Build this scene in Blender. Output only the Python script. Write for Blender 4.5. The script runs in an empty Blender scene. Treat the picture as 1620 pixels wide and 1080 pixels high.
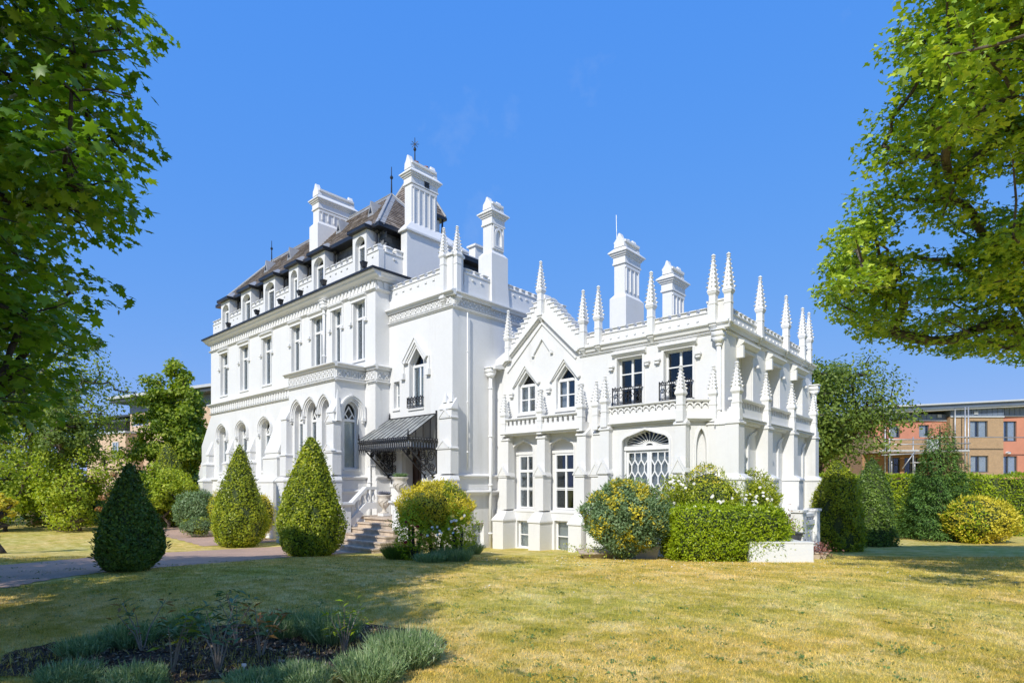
import bpy, math, random
import numpy as np
from math import sin, cos, pi, radians, atan2, sqrt, tan
from mathutils import Vector, Matrix
from mathutils.geometry import tessellate_polygon

random.seed(7); RNG = np.random.default_rng(7)
SC = bpy.context.scene
COL = SC.collection

# ---------------------------------------------------------------- camera
# world axes follow the house: +X runs along its fronts, +Y goes deeper
TH = radians(42.2); CH = 2.3; FP = 921.0
S_, C_ = sin(TH), cos(TH)
cam_d = bpy.data.cameras.new('camera'); cam = bpy.data.objects.new('camera', cam_d); COL.objects.link(cam)
cam_d.sensor_width = 36.0; cam_d.lens = FP / 1620 * 36.0
cam_d.shift_y = 226.0 / 1620; cam_d.clip_start = .1; cam_d.clip_end = 3000
cam.location = (0, 0, CH); cam.rotation_euler = (pi/2, 0, TH)
SC.camera = cam

# ---------------------------------------------------------------- sky, sun, exposure
SUN_AZ, SUN_EL = radians(18), radians(40)
SUN = Vector((sin(SUN_AZ)*cos(SUN_EL), -cos(SUN_AZ)*cos(SUN_EL), sin(SUN_EL)))
W = bpy.data.worlds.new("World"); SC.world = W; W.use_nodes = True
wn = W.node_tree; bg = wn.nodes['Background']
sky = wn.nodes.new('ShaderNodeTexSky'); sky.sky_type = 'NISHITA'; sky.sun_disc = False
sky.sun_elevation = SUN_EL; sky.sun_rotation = pi - SUN_AZ
sky.air_density = 1.0; sky.dust_density = 0.25; sky.ozone_density = 2.6; sky.altitude = 0
hs = wn.nodes.new('ShaderNodeHueSaturation'); hs.inputs['Saturation'].default_value = 1.32
wn.links.new(sky.outputs[0], hs.inputs['Color'])
sp = wn.nodes.new('ShaderNodeSeparateColor'); cb = wn.nodes.new('ShaderNodeCombineColor'); wn.links.new(hs.outputs[0], sp.inputs[0])
for k, (ex, co) in enumerate(((.447, .74), (.26, 1.33), (.03, 3.75))):      # even, deep blue summer sky: the haze towards the horizon is only slight
    mx = wn.nodes.new('ShaderNodeMath'); mx.operation = 'MAXIMUM'; mx.inputs[1].default_value = .02; wn.links.new(sp.outputs[k], mx.inputs[0])
    pw = wn.nodes.new('ShaderNodeMath'); pw.operation = 'POWER'; pw.inputs[1].default_value = ex; wn.links.new(mx.outputs[0], pw.inputs[0])
    ml = wn.nodes.new('ShaderNodeMath'); ml.operation = 'MULTIPLY'; ml.inputs[1].default_value = co; wn.links.new(pw.outputs[0], ml.inputs[0]); wn.links.new(ml.outputs[0], cb.inputs[k])
wtc = wn.nodes.new('ShaderNodeTexCoord'); wno = wn.nodes.new('ShaderNodeTexNoise'); wno.inputs['Scale'].default_value = 5.5; wno.inputs['Detail'].default_value = 7; wno.inputs['Roughness'].default_value = .62
wn.links.new(wtc.outputs['Generated'], wno.inputs['Vector']); wrp = wn.nodes.new('ShaderNodeMapRange'); wrp.inputs[1].default_value = .60; wrp.inputs[2].default_value = .82; wrp.inputs[4].default_value = .22; wn.links.new(wno.outputs['Fac'], wrp.inputs[0])
wmx = wn.nodes.new('ShaderNodeMix'); wmx.data_type = 'RGBA'; wn.links.new(wrp.outputs[0], wmx.inputs[0]); wn.links.new(cb.outputs[0], wmx.inputs[6]); wmx.inputs[7].default_value = (2.2, 2.7, 3.7, 1)   # faint wisps of high cloud
wn.links.new(wmx.outputs[2], bg.inputs['Color'])
bg.inputs['Strength'].default_value = 0.15
sd = bpy.data.lights.new('sun', 'SUN'); sd.energy = 3.0; sd.angle = radians(.5); sd.color = (1.0, .965, .89)
so = bpy.data.objects.new('sun', sd); COL.objects.link(so)
so.rotation_euler = (-SUN).to_track_quat('-Z', 'Y').to_euler(); so.location = SUN*60
SC.view_settings.view_transform = 'Standard'; SC.view_settings.look = 'None'
SC.view_settings.exposure = 0.60; SC.view_settings.gamma = 1; SC.view_settings.use_curve_mapping = False
SC.cycles.max_bounces = 8; SC.cycles.transparent_max_bounces = 12
SC.cycles.diffuse_bounces = 4

# ---------------------------------------------------------------- geometry helpers
def ss(a, b, x):
    t = np.clip((x - a)/(b - a), 0, 1); return t*t*(3 - 2*t)
def ground(x, y):
    f = -S_*np.asarray(x, float) + C_*np.asarray(y, float)
    r = C_*np.asarray(x, float) + S_*np.asarray(y, float)
    z = .62 - .65*ss(9, 23, f)
    return z + .015*np.sin(x*.7)*np.cos(y*.6) + .02*np.sin(.23*r + 1)*np.clip(f/20, 0, 1)
def w2(r, f): return (r*C_ - f*S_, r*S_ + f*C_)            # right / forward of the viewpoint -> world x, y
def ray(px):
    a = (px - 810)/FP; return (-S_ + a*C_, C_ + a*S_)
def UX(px, Y): dx, dy = ray(px); return dx*Y/dy             # where a sight line meets the plane y = Y
def UY(px, X): dx, dy = ray(px); return dy*X/dx
def ZA(px, py, Y): return CH + (766 - py)/FP*Y/ray(px)[1]
def ZB(px, py, X): return CH + (766 - py)/FP*X/ray(px)[0]
def GP(px, py):
    dx, dy = ray(px); t = 20.
    for _ in range(40):
        z = float(ground(dx*t, dy*t)); t = .5*t + .5*FP*(CH - z)/(py - 766)
    return (dx*t, dy*t, float(ground(dx*t, dy*t)), t)

class Fr:
    def __init__(s, ox, oy, ux, uy):
        l = math.hypot(ux, uy); s.o = (ox, oy); s.u = (ux/l, uy/l); s.n = (uy/l, -ux/l)
    def P(s, u, z, d=0):
        return (s.o[0] + s.u[0]*u + s.n[0]*d, s.o[1] + s.u[1]*u + s.n[1]*d, z)
    def M(s, u, z, d=0):
        p = s.P(u, z, d)
        return Matrix(((s.u[0], -s.n[0], 0, p[0]), (s.u[1], -s.n[1], 0, p[1]), (0, 0, 1, p[2]), (0, 0, 0, 1)))
    def off(s, d): return Fr(s.o[0] + s.n[0]*d, s.o[1] + s.n[1]*d, *s.u)
def FA(Y): return Fr(0, Y, 1, 0)
def FB(X): return Fr(X, 0, 0, 1)
L0 = Fr(0, 0, 1, 0)                                         # local frame of shared pieces: d = -y

WM = {}
def put(o, parent=None, M=None):
    COL.objects.link(o); M = M or Matrix.Identity(4)
    WM[o.name] = M
    if parent is not None:
        o.parent = parent; o.matrix_parent_inverse = WM[parent.name].inverted()
    o.matrix_basis = M
    return o
def tag(o, label=None, cat=None, group=None, kind=None):
    if label: o['label'] = label
    if cat: o['category'] = cat
    if group: o['group'] = group
    if kind: o['kind'] = kind
    return o
def empty(name, loc, *a, **k):
    o = bpy.data.objects.new(name, None); o.empty_display_size = .3
    put(o, None, Matrix.Translation(loc)); return tag(o, *a, **k)

class MB:
    def __init__(s): s.v = []; s.f = []
    def add(s, vs, fs):
        b = len(s.v); s.v += [tuple(v) for v in vs]; s.f += [tuple(i + b for i in f) for f in fs]; return s
    def box(s, fr, u0, u1, z0, z1, d0, d1):
        P = fr.P
        return s.add([P(u0,z0,d0),P(u1,z0,d0),P(u1,z1,d0),P(u0,z1,d0),P(u0,z0,d1),P(u1,z0,d1),P(u1,z1,d1),P(u0,z1,d1)],
            [(0,3,2,1),(4,5,6,7),(0,1,5,4),(1,2,6,5),(2,3,7,6),(3,0,4,7)])
    def prism(s, fr, poly, d0, d1):
        n = len(poly); vs = [fr.P(u, z, d0) for u, z in poly] + [fr.P(u, z, d1) for u, z in poly]
        tr = tessellate_polygon([[Vector((u, z, 0)) for u, z in poly]])
        fs = [tuple(t) for t in tr] + [tuple(i + n for i in t) for t in tr]
        fs += [(i, (i+1) % n, (i+1) % n + n, i + n) for i in range(n)]
        return s.add(vs, fs)
    def prof(s, fr, pf, u0, u1):
        n = len(pf); vs = [fr.P(u0, z, d) for d, z in pf] + [fr.P(u1, z, d) for d, z in pf]
        tr = tessellate_polygon([[Vector((d, z, 0)) for d, z in pf]])
        fs = [tuple(t) for t in tr] + [tuple(i + n for i in t) for t in tr]
        fs += [(i, (i+1) % n, (i+1) % n + n, i + n) for i in range(n)]
        return s.add(vs, fs)
    def ribbon(s, fr, pts, w0, w1, d0, d1, closed=False):
        """a bar of rectangular section along pts (u,z); w0,w1 = offsets to the two sides"""
        n = len(pts); off = []
        for i in range(n):
            a = pts[i-1] if (i > 0 or closed) else pts[i]
            b = pts[(i+1) % n] if (i < n-1 or closed) else pts[i]
            p = pts[i]
            d1_ = (p[0]-a[0], p[1]-a[1]); d2_ = (b[0]-p[0], b[1]-p[1])
            l1 = math.hypot(*d1_) or 0; l2 = math.hypot(*d2_) or 0
            if l1 < 1e-9: d1_, l1 = d2_, l2
            if l2 < 1e-9: d2_, l2 = d1_, l1
            n1 = (-d1_[1]/l1, d1_[0]/l1); n2 = (-d2_[1]/l2, d2_[0]/l2)
            m = (n1[0]+n2[0], n1[1]+n2[1]); k = m[0]*n1[0] + m[1]*n1[1]
            k = max(k, .35); off.append((m[0]/k, m[1]/k))
        vs = []
        for (u, z), (a, b) in zip(pts, off):
            for w, d in ((w0, d0), (w1, d0), (w1, d1), (w0, d1)): vs.append(fr.P(u + a*w, z + b*w, d))
        fs = []
        for i in range(n if closed else n-1):
            j = (i+1) % n
            for k in range(4): fs.append((4*i+k, 4*i+(k+1) % 4, 4*j+(k+1) % 4, 4*j+k))
        if not closed: fs += [(0,1,2,3), (4*n-4, 4*n-3, 4*n-2, 4*n-1)]
        return s.add(vs, fs)
    def tube(s, pts, rad, n=6, cap=True):
        pts = [Vector(p) for p in pts]
        if not hasattr(rad, '__len__'): rad = [rad]*len(pts)
        vs = []; X = None
        for i, p in enumerate(pts):
            t = (pts[min(i+1, len(pts)-1)] - pts[max(i-1, 0)]).normalized()
            if X is None:
                X = t.orthogonal().normalized()
            else:
                X = (X - t*X.dot(t)); X = X.normalized() if X.length > 1e-6 else t.orthogonal().normalized()
            Y = t.cross(X)
            for k in range(n):
                a = 2*pi*k/n; vs.append(p + (X*cos(a) + Y*sin(a))*rad[i])
        fs = []
        for i in range(len(pts)-1):
            for k in range(n): fs.append((i*n+k, i*n+(k+1) % n, (i+1)*n+(k+1) % n, (i+1)*n+k))
        if cap: fs += [tuple(range(n))[::-1], tuple(range((len(pts)-1)*n, len(pts)*n))]
        return s.add(vs, fs)
    def lathe(s, c, pf, n=16, ph=0., sx=1., sy=1.):
        vs = []
        for r, z in pf:
            for k in range(n):
                a = ph + 2*pi*k/n; vs.append((c[0] + r*cos(a)*sx, c[1] + r*sin(a)*sy, c[2] + z))
        m = len(pf); fs = []
        for i in range(m-1):
            for k in range(n): fs.append((i*n+k, i*n+(k+1) % n, (i+1)*n+(k+1) % n, (i+1)*n+k))
        fs += [tuple(range(n))[::-1], tuple(range((m-1)*n, m*n))]
        return s.add(vs, fs)
    def frus(s, fr, u0, u1, d0, d1, za, v0, v1, e0, e1, zb):
        """box whose top rectangle (v0..v1, e0..e1 at zb) differs from its bottom one"""
        P = fr.P
        return s.add([P(u0,za,d0),P(u1,za,d0),P(u1,za,d1),P(u0,za,d1),P(v0,zb,e0),P(v1,zb,e0),P(v1,zb,e1),P(v0,zb,e1)],
            [(0,1,2,3),(4,7,6,5),(0,4,5,1),(1,5,6,2),(2,6,7,3),(3,7,4,0)])
    def mesh(s, name, mat, smooth=False):
        me = bpy.data.meshes.new(name); me.from_pydata(s.v, [], s.f); me.materials.append(mat)
        if smooth: me.polygons.foreach_set('use_smooth', [True]*len(me.polygons))
        me.update(); return me
    def build(s, name, mat, parent=None, smooth=False, kind=None, label=None):
        if name in ('string_course', 'dormer_cheek', 'hood_stop', 'pinnacle', 'chimney_base', 'corner_parapet'):   # each run a piece of its own
            par = list(range(len(s.v)))
            def find(i):
                while par[i] != i: par[i] = par[par[i]]; i = par[i]
                return i
            for f in s.f:
                for k in f[1:]: par[find(k)] = find(f[0])
            isl = {}
            for f in s.f: isl.setdefault(find(f[0]), []).append(f)
            if len(isl) > 1:
                for fs in isl.values():
                    ids = sorted({k for f in fs for k in f}); mp = {k: j for j, k in enumerate(ids)}; m = MB(); m.v = [s.v[k] for k in ids]; m.f = [tuple(mp[k] for k in f) for f in fs]
                    o = bpy.data.objects.new(name, m.mesh(name, mat, smooth)); put(o, parent)
                return o
        o = bpy.data.objects.new(name, s.mesh(name, mat, smooth)); put(o, parent)
        return tag(o, label, None, None, kind)
def inst(name, me, parent, M): return put(bpy.data.objects.new(name, me), parent, M)

def np_mesh(name, V, F, mat):
    """V (n,3), F (m,k) -> mesh, fast"""
    me = bpy.data.meshes.new(name); V = np.ascontiguousarray(V, np.float32); F = np.ascontiguousarray(F, np.int32)
    m, k = F.shape
    me.vertices.add(len(V)); me.vertices.foreach_set('co', V.ravel())
    me.loops.add(m*k); me.loops.foreach_set('vertex_index', F.ravel())
    me.polygons.add(m); me.polygons.foreach_set('loop_start', np.arange(0, m*k, k, dtype=np.int32))
    try: me.polygons.foreach_set('loop_total', np.full(m, k, np.int32))
    except Exception: pass
    me.materials.append(mat); me.update(calc_edges=True); return me

# ---------------------------------------------------------------- materials
def newmat(name):
    m = bpy.data.materials.new(name); m.use_nodes = True; nt = m.node_tree
    return m, nt, nt.nodes['Principled BSDF']
def noise(nt, scale, detail=4, rough=.6, coord='Object', sc=None):
    tc = nt.nodes.new('ShaderNodeTexCoord'); no = nt.nodes.new('ShaderNodeTexNoise')
    no.inputs['Scale'].default_value = scale; no.inputs['Detail'].default_value = detail; no.inputs['Roughness'].default_value = rough
    src = tc.outputs[coord]
    if sc:
        mp = nt.nodes.new('ShaderNodeMapping'); mp.inputs['Scale'].default_value = sc; nt.links.new(src, mp.inputs[0]); src = mp.outputs[0]
    nt.links.new(src, no.inputs['Vector']); return no.outputs['Fac']
def ramp(nt, fac, stops):
    r = nt.nodes.new('ShaderNodeValToRGB'); e = r.color_ramp.elements
    while len(e) < len(stops): e.new(.5)
    for el, (p, c) in zip(e, stops): el.position = p; el.color = (*c, 1) if len(c) == 3 else c
    nt.links.new(fac, r.inputs[0]); return r.outputs['Color']
def mixc(nt, fac, a, b, mode='MIX'):
    m = nt.nodes.new('ShaderNodeMix'); m.data_type = 'RGBA'; m.blend_type = mode
    for sock, v in ((m.inputs[0], fac), (m.inputs[6], a), (m.inputs[7], b)):
        if hasattr(v, 'is_linked'): nt.links.new(v, sock)
        elif isinstance(v, tuple): sock.default_value = (*v, 1)
        else: sock.default_value = v
    return m.outputs[2]
def bump(nt, b, h, strength, dist=.02):
    n = nt.nodes.new('ShaderNodeBump'); n.inputs['Strength'].default_value = strength; n.inputs['Distance'].default_value = dist
    nt.links.new(h, n.inputs['Height']); nt.links.new(n.outputs[0], b.inputs['Normal'])
def plain(name, col, rough=.6, var=.15, scale=6, metal=0., bmp=0., spec=.5):
    m, nt, b = newmat(name); b.inputs['Roughness'].default_value = rough; b.inputs['Metallic'].default_value = metal
    b.inputs['Specular IOR Level'].default_value = spec
    f = noise(nt, scale, 5)
    lo = tuple(c*(1-var) for c in col); hi = tuple(min(1, c*(1+var)) for c in col)
    nt.links.new(ramp(nt, f, [(.3, lo), (.7, hi)]), b.inputs['Base Color'])
    if bmp: bump(nt, b, noise(nt, scale*8, 6), bmp)
    return m
def stucco(name, col, dirt=.17):
    m, nt, b = newmat(name); b.inputs['Roughness'].default_value = .62; b.inputs['Specular IOR Level'].default_value = .3
    big = noise(nt, .55, 6, .65); fine = noise(nt, 9, 5, .6)
    streak = noise(nt, 1.0, 6, .7, sc=(2.2, 2.2, .22))
    c1 = ramp(nt, big, [(.3, tuple(c*.955 for c in col)), (.6, col)])
    c2 = mixc(nt, ramp(nt, streak, [(.55, (0,0,0)), (.82, (dirt*3,)*3)]), c1, (col[0]*.74, col[1]*.72, col[2]*.67))
    c3 = mixc(nt, .05, c2, ramp(nt, fine, [(.35, (.45,.44,.42)), (.6, (.9,.9,.9))]), 'MULTIPLY')
    nt.links.new(c3, b.inputs['Base Color'])
    ad = nt.nodes.new('ShaderNodeMath'); ad.operation = 'ADD'
    nt.links.new(noise(nt, 3.0, 3), ad.inputs[0]); nt.links.new(noise(nt, 45, 4), ad.inputs[1])
    bump(nt, b, ad.outputs[0], .13, .015); return m
def leafmat(name, cols, trans=.35, rough=.5, clump=.6, cw=.35):
    """cols = ramp stops of leaf colour; each leaf differs, with broader patches of older and younger growth"""
    m, nt, b = newmat(name); out = nt.nodes['Material Output']
    g = nt.nodes.new('ShaderNodeNewGeometry'); f = noise(nt, clump, 3)
    mx = nt.nodes.new('ShaderNodeMix'); mx.data_type = 'FLOAT'; mx.inputs[0].default_value = cw
    nt.links.new(g.outputs['Random Per Island'], mx.inputs[2])
    st = nt.nodes.new('ShaderNodeMapRange'); st.inputs[1].default_value = .3; st.inputs[2].default_value = .7
    nt.links.new(f, st.inputs[0]); nt.links.new(st.outputs[0], mx.inputs[3])
    c = ramp(nt, mx.outputs[0], cols)
    nt.links.new(c, b.inputs['Base Color']); b.inputs['Roughness'].default_value = rough
    b.inputs['Specular IOR Level'].default_value = .35
    tr = nt.nodes.new('ShaderNodeBsdfTranslucent'); c2 = mixc(nt, 1., c, (1.0, 1.0, .35), 'MULTIPLY')
    c2 = mixc(nt, 1., c2, (1.5, 1.6, 1.0), 'MULTIPLY'); nt.links.new(c2, tr.inputs[0])
    ms = nt.nodes.new('ShaderNodeMixShader'); ms.inputs[0].default_value = trans
    nt.links.new(b.outputs[0], ms.inputs[1]); nt.links.new(tr.outputs[0], ms.inputs[2]); nt.links.new(ms.outputs[0], out.inputs[0])
    return m
M = {}
M['white'] = stucco('white_render', (.735, .73, .715), .18); M['trim'] = stucco('white_mouldings', (.755, .75, .735), .06)
M['paint'] = plain('white_gloss_paint', (.80, .80, .79), .35, .03)
M['black'] = plain('black_metal', (.016, .016, .018), .38, .3, spec=.5)
M['dark'] = plain('dark_room', (.012, .012, .013), .9, .2)  # near-black colour painted in for the shade of unlit rooms
M['lead'] = plain('lead_sheet', (.34, .34, .335), .55, .15, 3, .2)
M['blind'] = plain('cream_blind', (.80, .79, .72), .8, .06, 2)
M['curtain'] = plain('net_curtain', (.74, .75, .76), .9, .2, 14)
M['blue_curtain'] = plain('blue_curtain', (.42, .56, .62), .9, .2, 8)
M['frost'] = plain('frosted_panel', (.62, .64, .64), .35, .06, 2)
M['pot'] = plain('terracotta', (.28, .10, .05), .8)
M['stone'] = plain('weathered_stone', (.52, .42, .32), .85, .3, 4, bmp=.3)
M['door'] = plain('stained_wood', (.055, .03, .022), .35, .4, 5)
M['steelgrey'] = plain('galvanised_steel', (.42, .43, .44), .45, .2, 5, .6)
M['bark'] = plain('bark', (.13, .10, .075), .95, .5, 7, bmp=.9)
M['barkdark'] = plain('dark_bark', (.05, .04, .032), .95, .5, 7, bmp=.9)
M['twig'] = plain('pale_bark', (.30, .24, .18), .9, .4, 12, bmp=.5)
def glassmat():
    m, nt, b = newmat('window_glass'); out = nt.nodes['Material Output']
    fr = nt.nodes.new('ShaderNodeFresnel'); fr.inputs[0].default_value = 1.52
    ad = nt.nodes.new('ShaderNodeMath'); ad.operation = 'MULTIPLY_ADD'; ad.inputs[1].default_value = .75; ad.inputs[2].default_value = .0
    nt.links.new(fr.outputs[0], ad.inputs[0])
    t = nt.nodes.new('ShaderNodeBsdfTransparent'); t.inputs[0].default_value = (.93, .95, .95, 1)
    g = nt.nodes.new('ShaderNodeBsdfGlossy'); g.inputs['Roughness'].default_value = .02; g.inputs[0].default_value = (.9, .95, 1, 1)
    bp = nt.nodes.new('ShaderNodeBump'); bp.inputs['Strength'].default_value = .06; bp.inputs['Distance'].default_value = .02
    nt.links.new(noise(nt, 2.5, 2), bp.inputs['Height']); nt.links.new(bp.outputs[0], g.inputs['Normal'])
    ms = nt.nodes.new('ShaderNodeMixShader'); nt.links.new(ad.outputs[0], ms.inputs[0])
    nt.links.new(t.outputs[0], ms.inputs[1]); nt.links.new(g.outputs[0], ms.inputs[2]); nt.links.new(ms.outputs[0], out.inputs[0])
    return m
M['glass'] = glassmat()
def slatemat(name, a, b_, c):
    m, nt, b = newmat(name); g = nt.nodes.new('ShaderNodeNewGeometry')
    col = ramp(nt, g.outputs['Random Per Island'], [(0, a), (.5, b_), (1, c)])
    nt.links.new(mixc(nt, .35, col, ramp(nt, noise(nt, 3, 5), [(.3, (.3,.3,.3)), (.7, (1,1,1))]), 'MULTIPLY'), b.inputs['Base Color'])
    b.inputs['Roughness'].default_value = .6; bump(nt, b, noise(nt, 30, 4), .4); return m
M['slate'] = slatemat('grey_slates', (.11,.12,.135), (.17,.18,.19), (.25,.26,.27))
M['rslate'] = slatemat('brown_weathered_slates', (.17,.13,.095), (.26,.205,.15), (.36,.30,.24))
# ---------------------------------------------------------------- architecture helpers
def bez(p0, p1, p2, n):
    return [((1-t)**2*p0[0] + 2*t*(1-t)*p1[0] + t*t*p2[0], (1-t)**2*p0[1] + 2*t*(1-t)*p1[1] + t*t*p2[1]) for t in [i/n for i in range(n+1)]]
def arch(u0, u1, zs, za, kind, uc=None):
    """head of an opening from the right springing over the apex to the left springing"""
    if kind == 'flat': return [(u1, za), (u0, za)]
    uc = (u0+u1)/2 if uc is None else uc; h = za - zs; w = (u1-u0)/2
    if kind == 'pointed':
        R = bez((u1, zs), (u1 - .02*w, zs + .78*h), (uc, za), 7)
    elif kind == 'tudor':
        k = w*.42; R = bez((u1, zs), (u1, zs + .52*h), (u1-k, zs + .66*h), 5) + [(uc, za)]
    else:
        R = [(u1, zs), (u1-.02*w, zs+.12*h), (uc, za)]
    Lf = [(2*uc - u, z) for u, z in R[::-1]][1:]
    s = (uc - u0)/max(1e-6, (uc - Lf[-1][0])); Lf = [(uc - (uc-u)*s, z) for u, z in Lf]
    return R + Lf
def opening(u0, u1, z0, zs, za, kind, uc=None):
    return [(u0, z0), (u1, z0)] + (arch(u0, u1, zs, za, kind, uc) if kind != 'flat' else [(u1, za), (u0, za)])
def grow(poly, g, c):
    """move the points of an arch head outward by g from centre c (small growth)"""
    out = []
    for u, z in poly:
        d = math.hypot(u-c[0], z-c[1]); out.append((u + (u-c[0])/d*g, z + (z-c[1])/d*g))
    return out
def wall(name, fr, outer, holes, parent, mat, thick=0):
    """face with openings; holes = [(polygon, reveal depth)]"""
    mb = MB(); loops = [outer] + [h for h, _ in holes]
    flat = [p for l in loops for p in l]
    tr = tessellate_polygon([[Vector((u, z, 0)) for u, z in l] for l in loops])
    mb.add([fr.P(u, z, 0) for u, z in flat], [tuple(t) for t in tr])
    for h, d in holes:
        n = len(h); vs = [fr.P(u, z, 0) for u, z in h] + [fr.P(u, z, -d) for u, z in h]
        mb.add(vs, [(i, (i+1) % n, (i+1) % n + n, i + n) for i in range(n)])
    if thick:
        n = len(outer); vs = [fr.P(u, z, 0) for u, z in outer] + [fr.P(u, z, -thick) for u, z in outer]
        mb.add(vs, [(i, (i+1) % n, (i+1) % n + n, i + n) for i in range(n)])
    return mb.build(name, mat, parent)
def rect(u0, u1, z0, z1): return [(u0, z0), (u1, z0), (u1, z1), (u0, z1)]
def sheet(fr, poly, d):
    mb = MB(); tr = tessellate_polygon([[Vector((u, z, 0)) for u, z in poly]])
    return mb.add([fr.P(u, z, d) for u, z in poly], [tuple(t) for t in tr])
def wavy(fr, u0, u1, z0, z1, d, folds, amp=.025):
    n = folds*6; P = [fr.P(u0 + (u1-u0)*i/n, z, d + amp*sin(2*pi*i/6)) for z in (z0, z1) for i in range(n+1)]
    return MB().add(P, [(i, i+1, n+2+i, n+1+i) for i in range(n)])

def window(fr, u0, u1, z0, zs, za, kind, dep, parent, cols=2, rows=(.5,), transom=None, curtain=None, head='bar', uc=None, sill=True, room=.55, lab=None):
    """joinery in an opening: outer frame, glazing bars, panes, curtain, sill; zs = top of the rectangular part"""
    fw = .055; bar = .022; d0, d1 = -dep, -dep + .07
    poly = opening(u0, u1, z0, zs, za, kind, uc); mb = MB()
    mb.ribbon(fr, poly, 0.0, fw, d0, d1, closed=True)
    tz = transom if transom is not None else (zs if kind != 'flat' else za)
    if kind != 'flat' or transom is not None: mb.box(fr, u0+.01, u1-.01, tz-.045, tz+.045, d0-.005, d1+.01)
    cu = [u0 + fw + (u1-u0-2*fw)*i/cols for i in range(cols+1)]
    for i, c in enumerate(cu[1:-1]):
        hw = bar*1.5 if cols == 2 else bar*.6
        mb.box(fr, c-hw, c+hw, z0+.02, tz-.03, d0+.002, d1-.004)
        if transom is not None and kind == 'flat': mb.box(fr, c-bar, c+bar, tz+.03, za-.02, d0+.002, d1-.004)
    rz = [z0 + fw + (tz - .045 - z0 - fw)*r for r in (0, *rows, 1)]
    for r in rz[1:-1]: mb.box(fr, u0+.03, u1-.03, r-bar*.8, r+bar*.8, d0+.006, d1-.008)
    if kind != 'flat' and head == 'trace':
        c = (u0+u1)/2; w = (u1-u0)/2; h = za - tz; q = .45*h
        mb.ribbon(fr, [(c, tz+.02), (c-.5*w, tz+.55*q+.1*h), (c, tz+1.6*q), (c+.5*w, tz+.55*q+.1*h)], -.018, .018, d0+.003, d1-.01, closed=True)
        mb.ribbon(fr, [(u0+.02, tz+.02), (c-.5*w, tz+.55*q+.1*h)], -.016, .016, d0+.004, d1-.012)
        mb.ribbon(fr, [(u1-.02, tz+.02), (c+.5*w, tz+.55*q+.1*h)], -.016, .016, d0+.004, d1-.012)
    wo = mb.build('window', M['paint'], parent, label=lab)
    dp = d0 + .03
    for j in range(len(rz)-1):
        for i in range(cols):
            MB().box(fr, cu[i]+.006, cu[i+1]-.006, rz[j]+.006, rz[j+1]-.006, dp-.004, dp).build('pane', M['glass'], wo)
    if kind != 'flat':
        hp = [(u, z) for u, z in opening(u0+.03, u1-.03, tz+.02, max(zs, tz+.03), za-.03, kind, uc)]
        sheet(fr, hp, dp).build('pane', M['glass'], wo)
    elif transom is not None:
        for i in range(cols): MB().box(fr, cu[i]+.006, cu[i+1]-.006, tz+.04, za-.05, dp-.004, dp).build('pane', M['glass'], wo)
    if curtain == 'net': wavy(fr, u0+.03, u1-.03, z0+.03, tz, d0-.12, 6).build('curtain', M['curtain'], wo)
    if curtain == 'half': wavy(fr, u0+.03, u0+.42*(u1-u0), z0+.03, tz, d0-.12, 4).build('curtain', M['curtain'], wo)
    if curtain == 'blue': wavy(fr, u0+.03, u1-.03, z0+.03, tz, d0-.12, 5).build('curtain', M['blue_curtain'], wo)
    if curtain == 'blind': sheet(fr, rect(u0+.03, u1-.03, z0+.03, tz), d0-.06).build('blind', M['blind'], wo)
    if curtain == 'frost': sheet(fr, rect(u0+.03, u1-.03, z0+.03, tz), d0-.06).build('blind', M['frost'], wo)
    if curtain == 'swag':
        w = u1-u0; t = za if kind == 'flat' else tz
        for a, b, c_ in ((u0+.04, u0+.5*w, u0+.10), (u0+.52*w, u1-.04, u1-.10)):
            n = 8; pts = []
            for i in range(n+1):
                q = i/n; pts.append((a + (b-a)*q, t-.03))
            for i in range(n, -1, -1):
                q = i/n; e = (c_ - (a if c_ < b-.01 and c_ < (a+b)/2 else b)); pts.append((a*.75 + c_*.25 + (b-a)*q*.35 if c_ < (a+b)/2 else b - (b-a)*(1-q)*.35, t - .62))
            sheet(fr, pts, d0-.1).build('curtain', M['curtain'], wo)
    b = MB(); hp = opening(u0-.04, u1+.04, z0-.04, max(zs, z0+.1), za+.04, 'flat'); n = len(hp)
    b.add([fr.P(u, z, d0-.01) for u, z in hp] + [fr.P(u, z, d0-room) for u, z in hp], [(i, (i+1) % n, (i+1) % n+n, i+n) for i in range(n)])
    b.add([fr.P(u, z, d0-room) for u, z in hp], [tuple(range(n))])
    b.build('room_shade_backing', M['dark'], wo)  # shallow black box: the room's darkness is painted, no room behind
    if sill: MB().prof(fr, [(-dep+.01, z0-.10), (.05, z0-.10), (.05, z0-.045), (-dep+.01, z0-.002)], u0-.04, u1+.04).build('sill', M['trim'], wo)
    return wo
def label_hood(fr, u0, u1, zt, drop, wo, proj=.10, w=.085, side=.16):
    """square hood mould over a flat head, its returns ending in carved stops"""
    mb = MB(); a, b = u0-side, u1+side
    mb.prof(fr, [(0, zt-.02), (proj*.4, zt-.02), (proj*1.3, zt+.06), (proj*1.3, zt+.10), (0, zt+.17)], a, b)
    mb.prof(fr, [(0, zt-.10), (proj*.5, zt-.10), (proj*.5, zt-.02), (0, zt-.02)], a+.03, b-.03)
    for c in (a+w/2, b-w/2):
        mb.box(fr, c-w/2, c+w/2, zt-drop, zt-.021, 0, proj*.35)
        mb.box(fr, c-w*.7, c+w*.7, zt-drop-.09, zt-drop, 0, proj*.9); mb.box(fr, c-w*1.0, c+w*1.0, zt-drop-.12, zt-drop-.09, 0, proj*1.15)
    return mb.build('hood_mould', M['trim'], wo)
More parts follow.
